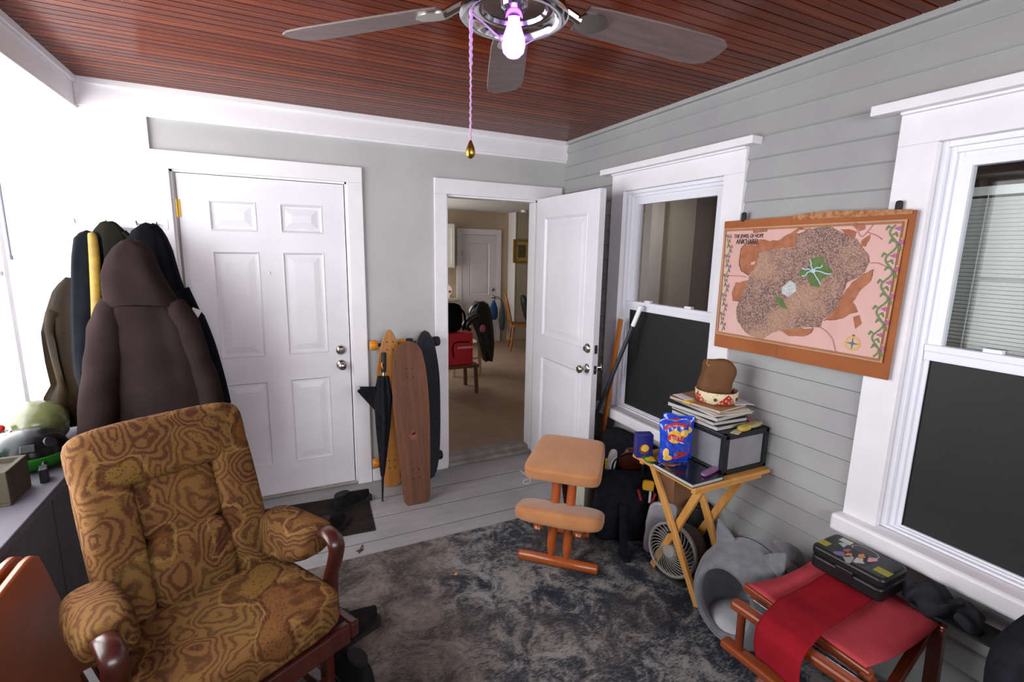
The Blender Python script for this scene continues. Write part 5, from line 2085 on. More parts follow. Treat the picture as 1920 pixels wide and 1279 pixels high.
def clothpt(a, b):
    # a: from the wall side over the seat and down past the outer rail ; b: across
    path = [(1.86, .452), (1.72, .438), (1.6, .442), (1.50, .462), (1.44, .462), (1.395, .457), (1.362, .43), (1.352, .37), (1.350, .335)]
    f = a * (len(path) - 1)
    k = min(int(f), len(path) - 2)
    t = f - k
    x = path[k][0] + (path[k + 1][0] - path[k][0]) * t
    z = path[k][1] + (path[k + 1][1] - path[k][1]) * t
    y = (.975 - .03 * a - .05 * a) + ((.815 - .075 * a) - (.975 - .08 * a)) * b
    return Vector((x, y + .006 * math.sin(a * 9), z + .003 * math.sin(b * 7 + a * 6) + .009))


rc_.sheet(clothpt, 32, 14, 'redcloth')
rcl = tag(rc_.build('red_cloth', smooth=70, solid=.004), 'darker red cloth draped over the stool seat and hanging over its front rail', 'cloth')

tbx = thing('tool_case', 'black plastic case with picture stickers and yellow strips on the red stool', 'case', (1.878, .905, .471), math.radians(2))
mb = MB()
mb.prism(rr(.165, .245, .02), 'blackpl', (0, 0, 0), (1, 0, 0), (0, 1, 0), (0, 0, .05))
mb.build('case_base', tbx, smooth=30, bevel=.008)
mb = MB()
mb.prism(rr(.168, .248, .02), 'blackpl', (0, 0, .0515), (1, 0, 0), (0, 1, 0), (0, 0, .038))
mb.build('case_lid', tbx, smooth=30, bevel=.01)
mb = MB()
mb.bb((-.088, -.03, .035), (-.082, .03, .06), 'blackpl')
mb.build('latch', tbx, smooth=0, bevel=.003)
stk = MB()
stk.prism([(-.06, .03), (.0, .075), (.05, .02), (.02, -.05), (-.05, -.045)], pm('dark_sticker', S('24242a')), (-.01, 0, .0893), (1, 0, 0), (0, 1, 0), (0, 0, .0006))
for cx, cy_, a_, b_, cn_ in ((-.05, .035, .022, .016, '6d5f86'), (-.06, .0, .024, .015, '8f8f90'), (-.035, -.02, .02, .015, 'a9a9a6'), (-.03, .02, .014, .01, 'b5793a'),
                            (-.005, .035, .02, .008, 'a04a5a'), (.0, -.01, .022, .009, 'c07a30'), (.012, -.04, .022, .010, 'c98a9a'), (.02, .062, .02, .012, '8fa3b0')):
    stk.prism([(cx + (x - cx) * (1 + .35 * math.sin(7 * k + cx * 300)), cy_ + (y - cy_) * (1 + .35 * math.cos(5 * k + cy_ * 200))) for k, (x, y) in enumerate(oval(a_, b_, 16, cx, cy_))], pm('sticker_' + cn_, S(cn_)), (-.003, 0, .0899), (1, 0, 0), (0, 1, 0), (0, 0, .0005))
stk.build('sticker', tbx, smooth=0)
mb = MB()
mb.prism([(.022 + (.03) * math.cos(t), -.0 + .045 * math.sin(t)) for t in [2 * PI * k / 28 for k in range(28)]], pm('silver_ink', S('9a9aa0')), (.022, 0, .0893), (1, 0, 0), (0, 1, 0), (0, 0, .0004))
mb.prism([(.022 + (.026) * math.cos(t), -.0 + .041 * math.sin(t)) for t in [2 * PI * k / 28 for k in range(28)]], 'blackpl', (.022, 0, .0897), (1, 0, 0), (0, 1, 0), (0, 0, .0004))
mb.build('oval_badge', tbx, smooth=0)
for y0_, y1_ in ((.085, .118), (-.118, -.07)):
    mb = MB()
    mb.box((-.035 if y0_ > 0 else -.03, (y0_ + y1_) / 2, .0897), (.038, y1_ - y0_, .0008), pm('dull_yellow_strip', S('8f8a2c')) if y0_ > 0 else bpy.data.materials['dull_yellow_strip'])
    mb.build('yellow_strip', tbx, smooth=0)
mb = MB()
mb.box((.05, .07, .0897), (.03, .04, .0008), 'offwhite')
mb.build('white_label', tbx, smooth=0)

M['capcloth'] = pm('charcoal_cloth', S('26262b'), S('303035'), 20, .9, bump=.2, bscale=120, spec=.15)
cpx = thing('cloth_cap', 'crumpled charcoal cap with a long dark brim beside the black case on the red stool', 'cap', (1.93, .64, .462), math.radians(8))
mb = MB()
mb.prism([(x, y) for x, y in rr(.115, .30, .055, 7, 0, -.02)], pm('dark_brim', S('1c1b1d'), None, rough=.8), (0, 0, .012), (1, 0, 0), (0, 1, 0), (0, 0, .008))
for v_ in mb.bm.verts:
    v_.co.z += .05 * max(0, (v_.co.y + .17)) - .25 * v_.co.x ** 2 * 6 * 0
mb.build('brim', cpx, smooth=40, bevel=.002)
mb = MB()
mb.cushion((.0, .045, .05), (.12, .16, .075), 'capcloth', Euler((.15, 0, .2)).to_matrix(), 2.6, 12, lambda q: q + Vector((.012 * math.sin(q.y * 70), .01 * math.sin(q.x * 90), .016 * math.sin(q.y * 75 + q.x * 40))))
mb.build('crown', cpx, smooth=70)
mb = MB()
mb.cushion((-.012, -.045, .055), (.10, .075, .045), 'capcloth', Euler((.3, .1, .1)).to_matrix(), 2.4, 10, lambda q: q + Vector((.008 * math.sin(q.y * 90), .008 * math.sin(q.x * 100), .012 * math.sin(q.x * 70))))
mb.build('folded_flap', cpx, smooth=70)

# black upholstered chair cut off by the picture edge
bch = thing('black_chair', 'black upholstered chair with a rounded back at the bottom right corner', 'chair', (1.765, .30, 0.0125), math.radians(0))
mb = MB()
mb.cushion((0, .1, .52), (.43, .09, .34), 'blackfab', Euler((-.12, 0, 0)).to_matrix(), 3.4, 10)
mb.build('backrest', bch, smooth=60)
mb = MB()
mb.cushion((0, -.1, .32), (.42, .36, .09), 'blackfab', None, 5, 8)
mb.build('seat', bch, smooth=60)
for sx in (-.17, .17):
    for sy in (-.24, .06):
        mb = MB()
        mb.cyl((sx, sy, 0), (sx * .95, sy, .29), .014, 'blackpl', n=10)
        mb.build('leg', bch)
mb = MB()
mb.bar((0, .06, .3), (0, .12, .5), .06, .012, 'blackpl', (0, 1, 0))
mb.build('back_bracket', bch, smooth=0)

# ------------------------------------------------------------------ printed city map on cardboard, hung between the windows
MD = dict(
    paper= [(1.784, 1.767), (0.995, 1.773), (1.005, 1.248), (1.776, 1.239)] ,
    city= [(1.574, 1.654), (1.494, 1.664), (1.425, 1.674), (1.4, 1.683), (1.395, 1.726), (1.35, 1.749), (1.308, 1.756), (1.261, 1.758), (1.224, 1.739), (1.188, 1.716), (1.154, 1.707), (1.138, 1.682), (1.105, 1.649), (1.098, 1.622), (1.111, 1.583), (1.134, 1.56), (1.169, 1.535), (1.179, 1.483), (1.191, 1.446), (1.215, 1.414), (1.241, 1.384), (1.251, 1.349), (1.291, 1.343), (1.38, 1.32), (1.428, 1.31), (1.469, 1.29), (1.509, 1.256), (1.573, 1.26), (1.612, 1.282), (1.654, 1.319), (1.669, 1.375), (1.658, 1.426), (1.618, 1.507), (1.615, 1.541), (1.581, 1.59)] ,
    o1= [(1.675, 1.671), (1.649, 1.691), (1.573, 1.71), (1.528, 1.703), (1.485, 1.706), (1.459, 1.721), (1.433, 1.733), (1.418, 1.725), (1.396, 1.754), (1.344, 1.749), (1.39, 1.683), (1.425, 1.674), (1.567, 1.657), (1.581, 1.59), (1.616, 1.548), (1.658, 1.56), (1.678, 1.594)] ,
    o2= [(1.688, 1.502), (1.62, 1.52), (1.614, 1.472), (1.661, 1.415), (1.696, 1.423), (1.704, 1.458)] ,
    o3= [(1.222, 1.745), (1.192, 1.744), (1.158, 1.735), (1.16, 1.713), (1.188, 1.716)] ,
    o4= [(1.14, 1.698), (1.11, 1.725), (1.108, 1.709), (1.119, 1.679), (1.14, 1.679)] ,
    o5= [(1.173, 1.765), (1.133, 1.761), (1.133, 1.742), (1.148, 1.737)] ,
    o6= [(1.115, 1.572), (1.08, 1.595), (1.086, 1.551), (1.121, 1.504), (1.137, 1.463), (1.114, 1.431), (1.147, 1.416), (1.183, 1.391), (1.241, 1.381), (1.205, 1.427), (1.183, 1.476), (1.162, 1.524)] ,
    o7= [(1.13, 1.407), (1.107, 1.415), (1.095, 1.388), (1.116, 1.362)] ,
    o8= [(1.427, 1.307), (1.354, 1.327), (1.278, 1.342), (1.285, 1.319), (1.318, 1.301), (1.377, 1.292)] ,
    o9= [(1.618, 1.761), (1.545, 1.759), (1.544, 1.746), (1.615, 1.741)] ,
    g1= [(1.329, 1.635), (1.304, 1.63), (1.275, 1.641), (1.264, 1.606), (1.232, 1.584), (1.235, 1.563), (1.268, 1.547), (1.276, 1.513), (1.313, 1.514), (1.328, 1.55), (1.367, 1.554), (1.367, 1.579), (1.324, 1.592)] ,
    g2= [(1.469, 1.464), (1.439, 1.453), (1.402, 1.408), (1.433, 1.411), (1.466, 1.444)] ,
    castle= [(1.444, 1.498), (1.407, 1.533), (1.379, 1.522), (1.372, 1.491), (1.405, 1.459), (1.438, 1.473)] ,
    c0= [(1.309, 1.578)] ,
    riv= [(1.331, 1.626), (1.273, 1.603), (1.233, 1.569), (1.271, 1.523), (1.357, 1.554), (1.361, 1.588)] ,
    r1= [(1.757, 1.536), (1.688, 1.539), (1.63, 1.537)] ,
    r2= [(1.255, 1.351), (1.222, 1.335), (1.195, 1.309), (1.183, 1.281), (1.172, 1.252)] ,
    r3= [(1.095, 1.617), (1.07, 1.617), (1.044, 1.607)] ,
    r4= [(1.177, 1.76), (1.159, 1.743), (1.14, 1.715), (1.121, 1.731), (1.102, 1.76)] ,
    r5= [(1.121, 1.731), (1.089, 1.719), (1.065, 1.703)] ,
    vr= [(1.029, 1.754), (1.037, 1.267)] ,
    vl= [(1.75, 1.738), (1.743, 1.259)] ,
    t1= [(1.641, 1.728)] ,
    t1w= [(1.725, 1.737), (1.564, 1.731)] ,
    t2= [(1.644, 1.703)] ,
    t2w= [(1.708, 1.705), (1.581, 1.702)] ,
    comp= [(1.117, 1.304), (1.088, 1.309)] ,
    N= [(1.117, 1.336)] ,
)
M['card'] = pm('orange_cardboard', S('9c5a30'), S('8f5029'), 5, .8)
M['mpaper'] = pm('pink_map_paper', S('cfa8a0'), S('c79c92'), 3, .7)
M['mborder'] = pm('tan_map_border', S('bb8a68'), S('b07f5e'), 6, .7)
M['city'] = map_city_mat()
M['mland'] = pm('orange_hills_print', S('a5694a'), S('94583c'), 30, .7)
M['mgreen'] = pm('green_park_print', S('4f6432'), S('5c723c'), 30, .7)
M['mblue'] = pm('pale_river_print', S('a9c0cc'))
M['mroad'] = pm('pink_road_print', S('a86b66'))
M['mline'] = pm('brown_outline_print', S('5b3026'))
M['mvine'] = pm('vine_green_print', S('5f7546'))
M['mflower'] = pm('vine_flower_print', S('a0528a'))
M['mgold'] = pm('gold_print', S('c9a23e'))
M['mpale'] = pm('pale_rooftop_print', S('c9c8c0'), S('9aa0a8'), 120, .7)
XM = 2.045
mp = thing('wall_map', 'printed city map on orange cardboard hung between the two windows', 'map', (XM, 1.385, 1.49))
mb = MB()
mb.prism([(1.796, 1.802), (1.431, 1.808), (1.431, 1.182), (1.792, 1.172)], 'card', (XM + .008, 0, 0), (0, 1, 0), (0, 0, 1), (-.006, 0, 0))
mb.build('cardboard_panel', mp, True, smooth=0)
mb = MB()
mb.prism([(1.434, 1.814), (.974, 1.803), (.982, 1.187), (1.434, 1.180)], 'card', (XM + .004, 0, 0), (0, 1, 0), (0, 0, 1), (-.006, 0, 0))
mb.build('cardboard_panel', mp, True, smooth=0)
mb = MB()
mb.prism([(1.432, 1.812), (1.30, 1.820), (.985, 1.806), (.985, 1.79), (1.432, 1.79)], pm('torn_cardboard', S('b58560'), S('8b542e'), 60, .9), (XM - .0035, 0, 0), (0, 1, 0), (0, 0, 1), (-.002, 0, 0))
mb.build('torn_edge', mp, True, smooth=0)
PA = MD['paper']


def mx(y, z):
    """lift of the paper off the board, with soft folds"""
    f = 0.0
    for yf in (1.60, 1.385, 1.175):
        f += .003 * math.exp(-((y - yf) / .02) ** 2)
    return XM - .0065 - f - .0025 * abs(math.sin(y * 9 + z * 4)) - .012 * max(0, (y - 1.76) / .04) ** 2


def quad(a, b):
    p0 = Vector(PA[0]).lerp(Vector(PA[1]), a)
    p1 = Vector(PA[3]).lerp(Vector(PA[2]), a)
    return p0.lerp(p1, b)


ppr = MB()
ppr.sheet(lambda a, b: Vector((mx(*quad(a, b)), *quad(a, b))), 48, 30, 'mborder')


def inset(q):
    return [quad(q, q * 1.3), quad(1 - q, q * 1.3), quad(1 - q, 1 - q * 1.3), quad(q, 1 - q * 1.3)]


def mdecal(poly, mat, lift, rings=6):
    n_ = len(poly)
    cy_ = sum(p_[0] for p_ in poly) / n_
    cz_ = sum(p_[1] for p_ in poly) / n_
    dense = []
    for k in range(n_):
        a_, b_ = Vector(poly[k]), Vector(poly[(k + 1) % n_])
        m_ = max(1, int((b_ - a_).length / .03))
        dense += [a_.lerp(b_, j / m_) for j in range(m_)]
    rr_ = []
    for q in range(rings + 1):
        s_ = max(.01, q / rings)
        rr_.append([Vector((mx(cy_ + (p_[0] - cy_) * s_, cz_ + (p_[1] - cz_) * s_) - lift, cy_ + (p_[0] - cy_) * s_, cz_ + (p_[1] - cz_) * s_)) for p_ in dense])
    ppr.rings(rr_, mat, True, False)


def rough_poly(poly, amp, seed):
    out = []
    n_ = len(poly)
    for k in range(n_):
        a_, b_ = Vector(poly[k]), Vector(poly[(k + 1) % n_])
        m_ = max(2, int((b_ - a_).length / .008))
        for j in range(m_):
            p_ = a_.lerp(b_, j / m_)
            nz = noise.noise_vector(Vector((p_.x * 60 + seed, p_.y * 60, seed)))
            out.append((p_.x + nz.x * amp, p_.y + nz.y * amp))
    return out


def mline(pts, w_, mat, lift):
    P_ = [Vector((p_[0], p_[1], 0)) for p_ in pts]
    P_ = smoothpath(P_, 6) if len(P_) > 2 else P_
    ppr.tube([Vector((mx(p_.x, p_.y) - lift, p_.x, p_.y)) for p_ in P_], w_, mat, 6, ry=.0004, up=(1, 0, 0))


def rect_line(q, w_):
    c_ = inset(q) if q else [quad(0.004, .006), quad(.996, .006), quad(.996, .994), quad(.004, .994)]
    for k in range(4):
        a_, b_ = c_[k], c_[(k + 1) % 4]
        ppr.tube([Vector((mx(*a_.lerp(b_, j / 40)) - .0012, *a_.lerp(b_, j / 40))) for j in range(41)], w_, 'mline', 5, ry=.0004, up=(1, 0, 0))


ppr.sheet(lambda a, b: Vector((mx(*quad(.018 + .964 * a, .03 + .94 * b)) - .0006, *quad(.018 + .964 * a, .03 + .94 * b))), 48, 30, 'mpaper')
rect_line(.012, .0009)
rect_line(.018, .0007)
for nm in ('o1', 'o2', 'o3', 'o4', 'o5', 'o6', 'o7', 'o8', 'o9'):
    rp = rough_poly(MD[nm], .005, len(nm) + ord(nm[1]))
    c_ = (sum(p_[0] for p_ in rp) / len(rp), sum(p_[1] for p_ in rp) / len(rp))
    mdecal([(c_[0] + (y - c_[0]) * 1.03, c_[1] + (z - c_[1]) * 1.03) for y, z in rp], 'mline', .0010, 4)
    mdecal(rp, 'mland', .0014, 4)
mdecal(rough_poly(MD['city'], .003, 3), 'city', .0019, 10)
for nm in ('g1', 'g2'):
    mdecal(rough_poly(MD[nm], .003, 8), 'mgreen', .0024, 4)
mdecal(rough_poly(MD['castle'], .003, 5), 'mpale', .0024, 3)
for rv in MD['riv']:
    a_, b_ = Vector(MD['c0'][0]), Vector(rv)
    mline([a_, a_.lerp(b_, .4) + Vector((.004, .003)), a_.lerp(b_, .7) - Vector((.003, .003)), b_], .0022, 'mblue', .0030)
mdecal([(MD['c0'][0][0] + .009 * math.cos(t), MD['c0'][0][1] + .009 * math.sin(t)) for t in [2 * PI * k / 16 for k in range(16)]], 'mblue', .0032, 2)
for nm in ('r1', 'r2', 'r3', 'r4', 'r5'):
    mline(MD[nm], .0022, 'mroad', .0018)
# vines down both sides
for (a_, b_), sd_ in ((MD['vr'], 1), (MD['vl'], -1)):
    a_, b_ = Vector(a_), Vector(b_)
    wd_ = .024 if sd_ > 0 else .015
    nx = Vector((1, 0))
    ppr_pts = [a_.lerp(b_, k / 60) + nx * (wd_ * .62 * math.sin(k / 60 * 2 * PI * 5)) for k in range(61)]
    mline(ppr_pts, .0032 if sd_ > 0 else .0022, 'mvine', .0020)
    for k in range(20):
        c_ = a_.lerp(b_, (k + .5) / 20) + nx * (wd_ * .5 * math.sin((k + .5) / 20 * 2 * PI * 5))
        ex = -1 if k % 2 else 1
        curl = [c_ + Vector((ex * (.003 + .9 * wd_ * t), .006 * math.sin(t * 5))) for t in (0, .3, .6, .8)] + [c_ + Vector((ex * wd_ * .62, .010)), c_ + Vector((ex * wd_ * .4, .006))]
        mline(curl, .0022, 'mvine', .0022)
        if k % 2 == 0:
            f_ = c_ - Vector((ex * wd_ * .75, 0))
            mdecal([(f_.x + .0085 * (1 + .3 * math.cos(3 * t)) * math.cos(t), f_.y + .007 * (1 + .3 * math.cos(3 * t)) * math.sin(t)) for t in [2 * PI * j / 18 for j in range(18)]], 'mflower', .0028, 2)
            mdecal([(f_.x + .0035 * math.cos(t), f_.y + .012 + .003 * math.sin(t)) for t in [2 * PI * j / 8 for j in range(8)]], 'mgold', .0029, 2)
# compass
cc_ = Vector(MD['comp'][0])
R0 = abs(MD['comp'][1][0] - cc_.x)
for s_, mt, lf in ((1, 'mgold', .002), (.86, 'mpaper', .0024), (.74, 'mgold', .0028), (.64, 'mpaper', .0032)):
    mdecal([(cc_.x + R0 * s_ * math.cos(t), cc_.y + R0 * s_ * math.sin(t)) for t in [2 * PI * k / 30 for k in range(30)]], mt, lf, 2)
mdecal([(cc_.x + R0 * (.95 if k % 2 == 0 else .2) * math.cos(k * PI / 4), cc_.y + R0 * (.95 if k % 2 == 0 else .2) * math.sin(k * PI / 4)) for k in range(8)], pm('compass_green', S('4f6a52')), .0037, 3)
ppr.build('map_sheet', mp, True, smooth=50, recalc=False)


def mtext(s, cy0, cz0, width, size, name):
    m = MB()
    T = Matrix(((0, 0, -1, 0), (-1, 0, 0, 0), (0, 1, 0, 0), (0, 0, 0, 1)))
    m.text(s, size, 'dark', T, .0006)
    ys_ = [v_.co.y for v_ in m.bm.verts]
    w0 = max(ys_) - min(ys_)
    sc = width / w0
    for v_ in m.bm.verts:
        y, z = cy0 + v_.co.y * sc, cz0 + v_.co.z
        v_.co = Vector((mx(y, z) - .003 + v_.co.x, y, z))
    return m.build(name, mp, True, smooth=0)


y0_, z0_ = MD['t1'][0]
mtext('THE JEWEL OF HOPE', y0_, z0_ - .009, abs(MD['t1w'][0][0] - MD['t1w'][1][0]), .026, 'map_title')
y0_, z0_ = MD['t2'][0]
mtext("ANK'HAREL", y0_, z0_ - .012, abs(MD['t2w'][0][0] - MD['t2w'][1][0]), .033, 'map_title')
mtext('N', MD['N'][0][0], MD['N'][0][1] - .004, .008, .011, 'north_mark')
for py in (1.69, 1.036):
    mb = MB()
    mb.cushion((XM + .006, py, 1.818), (.016, .022, .045), 'rubber', None, 4, 6)
    mb.build('hanging_peg', mp, True, smooth=60)

# ------------------------------------------------------------------ blinds behind the right window
M['slat'] = pm('off_white_blind', S('d5d5d0'), None, rough=.5)
bl = thing('venetian_blind', 'white venetian blind inside the upper pane of the right window', 'blind', (XR + .085 + .075, .56, 1.885))
for k in range(40):
    z = -.045 - k * .0143
    mb = MB()
    mb.box((0, 0, z), (.0165, .80, .0012), 'slat', Euler((0, .8, 0)).to_matrix())
    mb.build('slat', bl, smooth=0)
mb = MB()
mb.bb((-.015, -.4, -.03), (.015, .4, .0), 'slat')
mb.build('head_rail', bl, smooth=0)
for y in (-.3, 0, .3):
    mb = MB()
    mb.bb((-.0135, y - .001, -.66), (-.012, y + .001, -.03), 'slat')
    mb.build('ladder_cord', bl, smooth=0)

# ------------------------------------------------------------------ kitchen beyond the doorway
M['cab'] = pm('white_cabinet', S('c9c7c2'), None, rough=.5)
M['counter'] = pm('beige_stone', S('b3a48e'), S('94856f'), 60, .4)
M['kwood'] = wood('honey_oak', S('8a5226'), S('a86c38'), 2, 1.5, .4)
M['kpale'] = wood('pale_birch', S('b59878'), S('c5aa8a'), 2, 1.5, .5)
M['kdark'] = wood('dark_chair_wood', S('4a2a1a'), S('5d3722'), 2, 1.5, .4)
uc = thing('wall_cabinet', 'white kitchen wall cabinet high on the far wall', 'cabinet', (2.4, 7.85, 1.365))
mb = MB()
mb.bb((-.4, -.17, 0), (.29, .17, .70), 'cab')
mb.build('carcass', uc, smooth=0)
for x in (-.05,):
    mb = MB()
    door_face(mb, .335, .68, .018, [(.05, .05, .285, .63)], 'cab', .006, .008, 0)
    o_ = mb.build('cabinet_door', uc, smooth=0)
    o_.location = (x, -.19, .01)
lc = thing('base_cabinet', 'white kitchen base cabinet under the stone counter', 'cabinet', (2.3, 7.7, FI))
mb = MB()
mb.bb((-.35, -.28, 0), (.35, .31, .80), 'cab')
mb.build('carcass', lc, smooth=0)
for z0_, z1_ in ((.03, .58), (.60, .78)):
    mb = MB()
    door_face(mb, .33, z1_ - z0_, .018, [(.045, .04, .285, z1_ - z0_ - .04)], 'cab', .006, .006, 0)
    o_ = mb.build('drawer_front' if z0_ > .1 else 'cabinet_door', lc, smooth=0)
    o_.location = (.01, -.30, z0_)
ct = tag(MB().bb((1.6, 7.38, FI + .80), (2.68, 8.01, FI + .84), 'counter').build('countertop', smooth=0, bevel=.004), 'beige stone countertop on the white base cabinet', 'countertop')
br = thing('scrub_brush', 'white-handled brush standing on the beige countertop', 'brush', (2.62, 7.78, FI + .841))
mb = MB()
mb.tube([(0, 0, 0), (-.02, 0, .3), (-.035, 0, .40)], .014, 'pwhite', 8)
mb.build('handle', br)
mb = MB()
mb.ball((-.04, 0, .42), (.025, .02, .04), 'fandark', 10)
mb.build('head', br)
ap_ = thing('round_appliance', 'white round appliance with a red dot on the countertop', 'appliance', (2.52, 7.62, FI + .841))
mb = MB()
mb.lathe([(.01, -.04), (.09, -.04), (.1, -.02), (.1, .02), (.09, .04), (.01, .04)], 'pwhite', (0, 0, .12), (0, -1, 0), 24)
mb.bb((-.05, -.04, 0), (.05, .04, .04), 'pwhite')
mb.build('casing', ap_)
mb = MB()
mb.lathe([(.02, .041), (.02, .046), (.002, .047)], 'red', (.05, 0, .1), (0, -1, 0), 14)
mb.build('red_dot', ap_)
pf = thing('picture_frame', 'gold-framed picture on the kitchen wall', 'picture', (3.94, 7.735, 1.655))
M['gold'] = pm('gold_leaf', S('a8843c'), S('c2a052'), 20, .35, metal=.7)
mb = MB()
for lo, hi in (((-.165, -.02, -.2), (-.13, .01, .2)), ((.13, -.02, -.2), (.165, .01, .2)), ((-.13, -.02, .165), (.13, .01, .2)), ((-.13, -.02, -.2), (.13, .01, -.165))):
    mb.bb(lo, hi, 'gold')
mb.build('frame', pf, smooth=0)
mb = MB()
mb.bb((-.13, -.005, -.165), (.13, .005, .165), pm('cream_mount', S('b59c68')))
mb.bb((-.075, -.008, -.11), (.075, -.005, .11), pm('brown_print', S('7a6238'), S('4a4a34'), 14))
mb.build('picture', pf, smooth=0)
sd = tag(MB().lathe([(.05, 0), (.055, -.02), (.045, -.035), (.002, -.036)], 'pwhite', (3.75, 7.3, 2.309)).build('smoke_detector'), 'white smoke detector on the kitchen ceiling', 'smoke detector')

# windsor chair with a sack on it
wc = thing('windsor_chair', 'honey wood chair with a cane back in the kitchen', 'chair', (3.66, 7.12, FI), math.radians(70))
mb = MB()
mb.prism(rr(.42, .4, .08), 'kwood', (0, 0, .40), (1, 0, 0), (0, 1, 0), (0, 0, .035))
mb.build('seat', wc, smooth=30)
for sx in (-1, 1):
    for sy in (-1, 1):
        mb = MB()
        mb.tube([(sx * .2, sy * .2, 0), (sx * .18, sy * .18, .15), (sx * .15, sy * .15, .41)], [.013, .02, .014], 'kwood', 10)
        mb.build('leg', wc)
mb = MB()
mb.cyl((-.18, -.18, .16), (.18, -.18, .16), .01, 'kwood', n=8)
mb.cyl((-.18, .18, .16), (.18, .18, .16), .01, 'kwood', n=8)
mb.cyl((0, -.18, .16), (0, .18, .16), .01, 'kwood', n=8)
mb.build('stretcher', wc)
mb = MB()
mb.tube(smoothpath([(-.17, .18, .43), (-.19, .24, .7), (-.15, .28, .88), (0, .29, .93), (.15, .28, .88), (.19, .24, .7), (.17, .18, .43)], 5), .016, 'kwood', 10)
bk_ = mb.build('back_hoop', wc)
mb = MB()
mb.sheet(lambda a, b: Vector(((a - .5) * .33 * (1 - .25 * max(0, b - .6)), .19 + .095 * b, .45 + .44 * b)), 8, 8, pm('woven_cane', S('b08a58'), S('8a6238'), 90))
mb.build('cane_panel', bk_, solid=.004)
sk = thing('dark_sack', 'dark green-black printed sack on the honey wood chair', 'sack', (3.68, 7.1, FI + .437), math.radians(70))
mb = MB()
mb.cushion((0, -.03, .245), (.33, .11, .46), pm('dark_sack_plastic', S('22262a'), S('30352f'), 6, .4), Euler((-.25, 0, 0)).to_matrix(), 3.5)
mb.build('sack_body', sk, smooth=60)
mb = MB()
for k in range(4):
    mb.box((.0, -.148 + .012 * k * 1.0 + .0, .13 + .055 * k), (.16 - .02 * k, .004, .018), pm('grey_print', S('8a8a86')) if k == 0 else bpy.data.materials['grey_print'], Euler((-.25, 0, 0)).to_matrix())
mb.build('printed_lines', sk, smooth=0)

# chairs, red bag, backpack and jacket nearer the doorway
dc = thing('dark_chair', 'dark wooden chair carrying the red insulated bag in the kitchen', 'chair', (1.84, 5.2, FI))
mb = MB()
mb.bb((-.2, -.2, .30), (.2, .2, .335), 'kdark')
mb.build('seat', dc, smooth=0, bevel=.006)
for sx in (-1, 1):
    for sy in (-1, 1):
        mb = MB()
        mb.bar((sx * .18, sy * .18, 0), (sx * .17, sy * .17, .30), .035, .035, 'kdark', (0, 1, 0))
        mb.build('leg', dc, smooth=0)
rbg = thing('insulated_bag', 'bright red insulated delivery bag on the dark kitchen chair', 'bag', (1.80, 5.13, FI + .336))
M['rbag'] = pm('bright_red_nylon', S('b3121c'), S('a00d17'), 6, .6, bump=.1)
mb = MB()
mb.bb((-.17, -.13, 0), (.17, .13, .365), 'rbag')
mb.build('bag_body', rbg, smooth=0, bevel=.02)
mb = MB()
mb.prism(rr(.21, .2, .04, 5, .03, .17), 'rbag', (0, -.13, 0), (1, 0, 0), (0, 0, 1), (0, -.012, 0))
mb.build('front_pocket', rbg, smooth=30)
mb = MB()
mb.tube(smoothpath([(-.06, -.145, .10), (-.075, -.145, .2), (-.05, -.145, .262), (.05, -.145, .268), (.12, -.145, .265)], 5), .006, 'navy', 6)
mb.build('zip', rbg)
mb = MB()
mb.text('DOORDASH', .032, 'pwhite', Matrix.Translation((.07, -.1432, .195)) @ Matrix.Rotation(PI / 2, 4, 'X'), .001, None, .3)
mb.build('bag_lettering', rbg, smooth=0)
np_ = thing('backpack', 'navy backpack standing on the red insulated bag', 'backpack', (1.78, 5.13, FI + .703))
mb = MB()
mb.cushion((-.03, 0, .16), (.24, .2, .32), 'navy', None, 3.5)
mb.build('pack_body', np_, smooth=60)
mb = MB()
mb.tube(smoothpath([(.02, -.1, .28), (.08, -.12, .22), (.1, -.11, .1), (.09, -.08, .02)], 5), .012, 'navy', 8)
mb.build('strap', np_)
pc_ = thing('pale_chair', 'pale birch chair under the black leather jacket in the kitchen', 'chair', (2.2, 5.98, FI))
mb = MB()
mb.bb((-.19, -.19, .40), (.19, .19, .43), 'kpale')
mb.build('seat', pc_, smooth=0, bevel=.006)
for sx in (-1, 1):
    for sy in (-1, 1):
        mb = MB()
        mb.bar((sx * .18, sy * .18, 0), (sx * .17, sy * .17, .40), .032, .032, 'kpale', (0, 1, 0))
        mb.build('leg', pc_, smooth=0)
for sy in (-.17, .17):
    mb = MB()
    mb.bar((.18, sy, .43), (.2, sy, .86), .03, .03, 'kpale', (0, 1, 0))
    mb.build('back_post', pc_, smooth=0)
mb = MB()
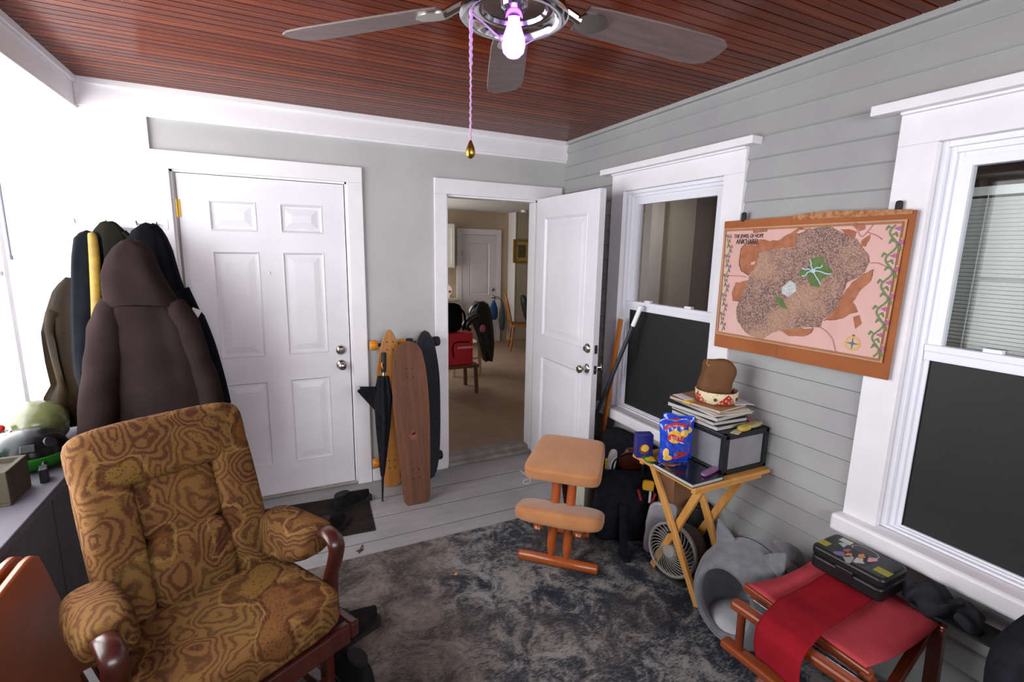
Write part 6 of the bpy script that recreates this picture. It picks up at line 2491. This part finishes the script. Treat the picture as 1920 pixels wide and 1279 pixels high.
for z in (.12, .22):
    mb.bar((-.17, -.18, z), (.17, -.18, z), .02, .02, 'kpale', (0, 0, 1))
mb.build('stretcher', pc_, smooth=0)
lj = thing('leather_jacket', 'black leather jacket slung over the back of the pale chair', 'jacket', (2.36, 5.6, FI + .2))
M['lthr'] = pm('black_leather', S('141416'), S('242426'), 8, .3, spec=.6)
rows = [(1.02, 2.26, 2.37), (.99, 2.21, 2.42), (.93, 2.17, 2.45), (.84, 2.16, 2.47), (.72, 2.22, 2.49), (.6, 2.27, 2.50), (.45, 2.31, 2.51), (.33, 2.35, 2.50), (.26, 2.38, 2.47)]
cloth_loft(rows, 5.66, .07, 'lthr', 5, .012, .7).build('jacket_body', lj, True, smooth=70)
mb = MB()
mb.tube(smoothpath([(2.22, 5.52, .86), (2.12, 5.5, .82), (2.06, 5.5, .74), (2.1, 5.5, .68)], 5), .05, 'lthr', 12)
mb.build('sleeve', lj, True, smooth=70)
mb = MB()
mb.cushion((2.30, 5.53, .70), (.07, .03, .09), pm('pink_patch', S('b5657a')), None, 3)
mb.build('pink_lining', lj, True, smooth=60)
for nm, lb, cx, z0_, z1_, cl, hw in (('blue_bag', 'blue bag hanging from the far kitchen door knob', 3.47, .46, .80, '1d4a7d', .075), ('grey_bag', 'grey-green bag hanging from the far kitchen door knob, right of the blue one', 3.635, .26, .78, '4a5450', .055)):
    t_ = thing(nm, lb, 'bag', (cx, 7.84, z0_))
    H_ = z1_ - z0_
    mb = MB()
    rs = [[Vector((hw * f_ * math.cos(t) * (1 + .1 * math.sin(3 * t)), .03 * f_ * math.sin(t), z_ * H_)) for t in [2 * PI * k / 20 for k in range(20)]] for z_, f_ in ((0, .55), (.08, .9), (.3, 1.1), (.6, .95), (.85, .55), (1, .22))]
    mb.rings(rs, pm(nm + '_cloth', S(cl), None, rough=.7))
    mb.build('bag_cloth', t_, smooth=70)
    mb = MB()
    mb.tube([(0, 0, H_ - .01), ((3.515 - cx) * .8, -.01, .87 - z0_)], .006, bpy.data.materials[nm + '_cloth'], 6)
    mb.build('bag_loop', t_)
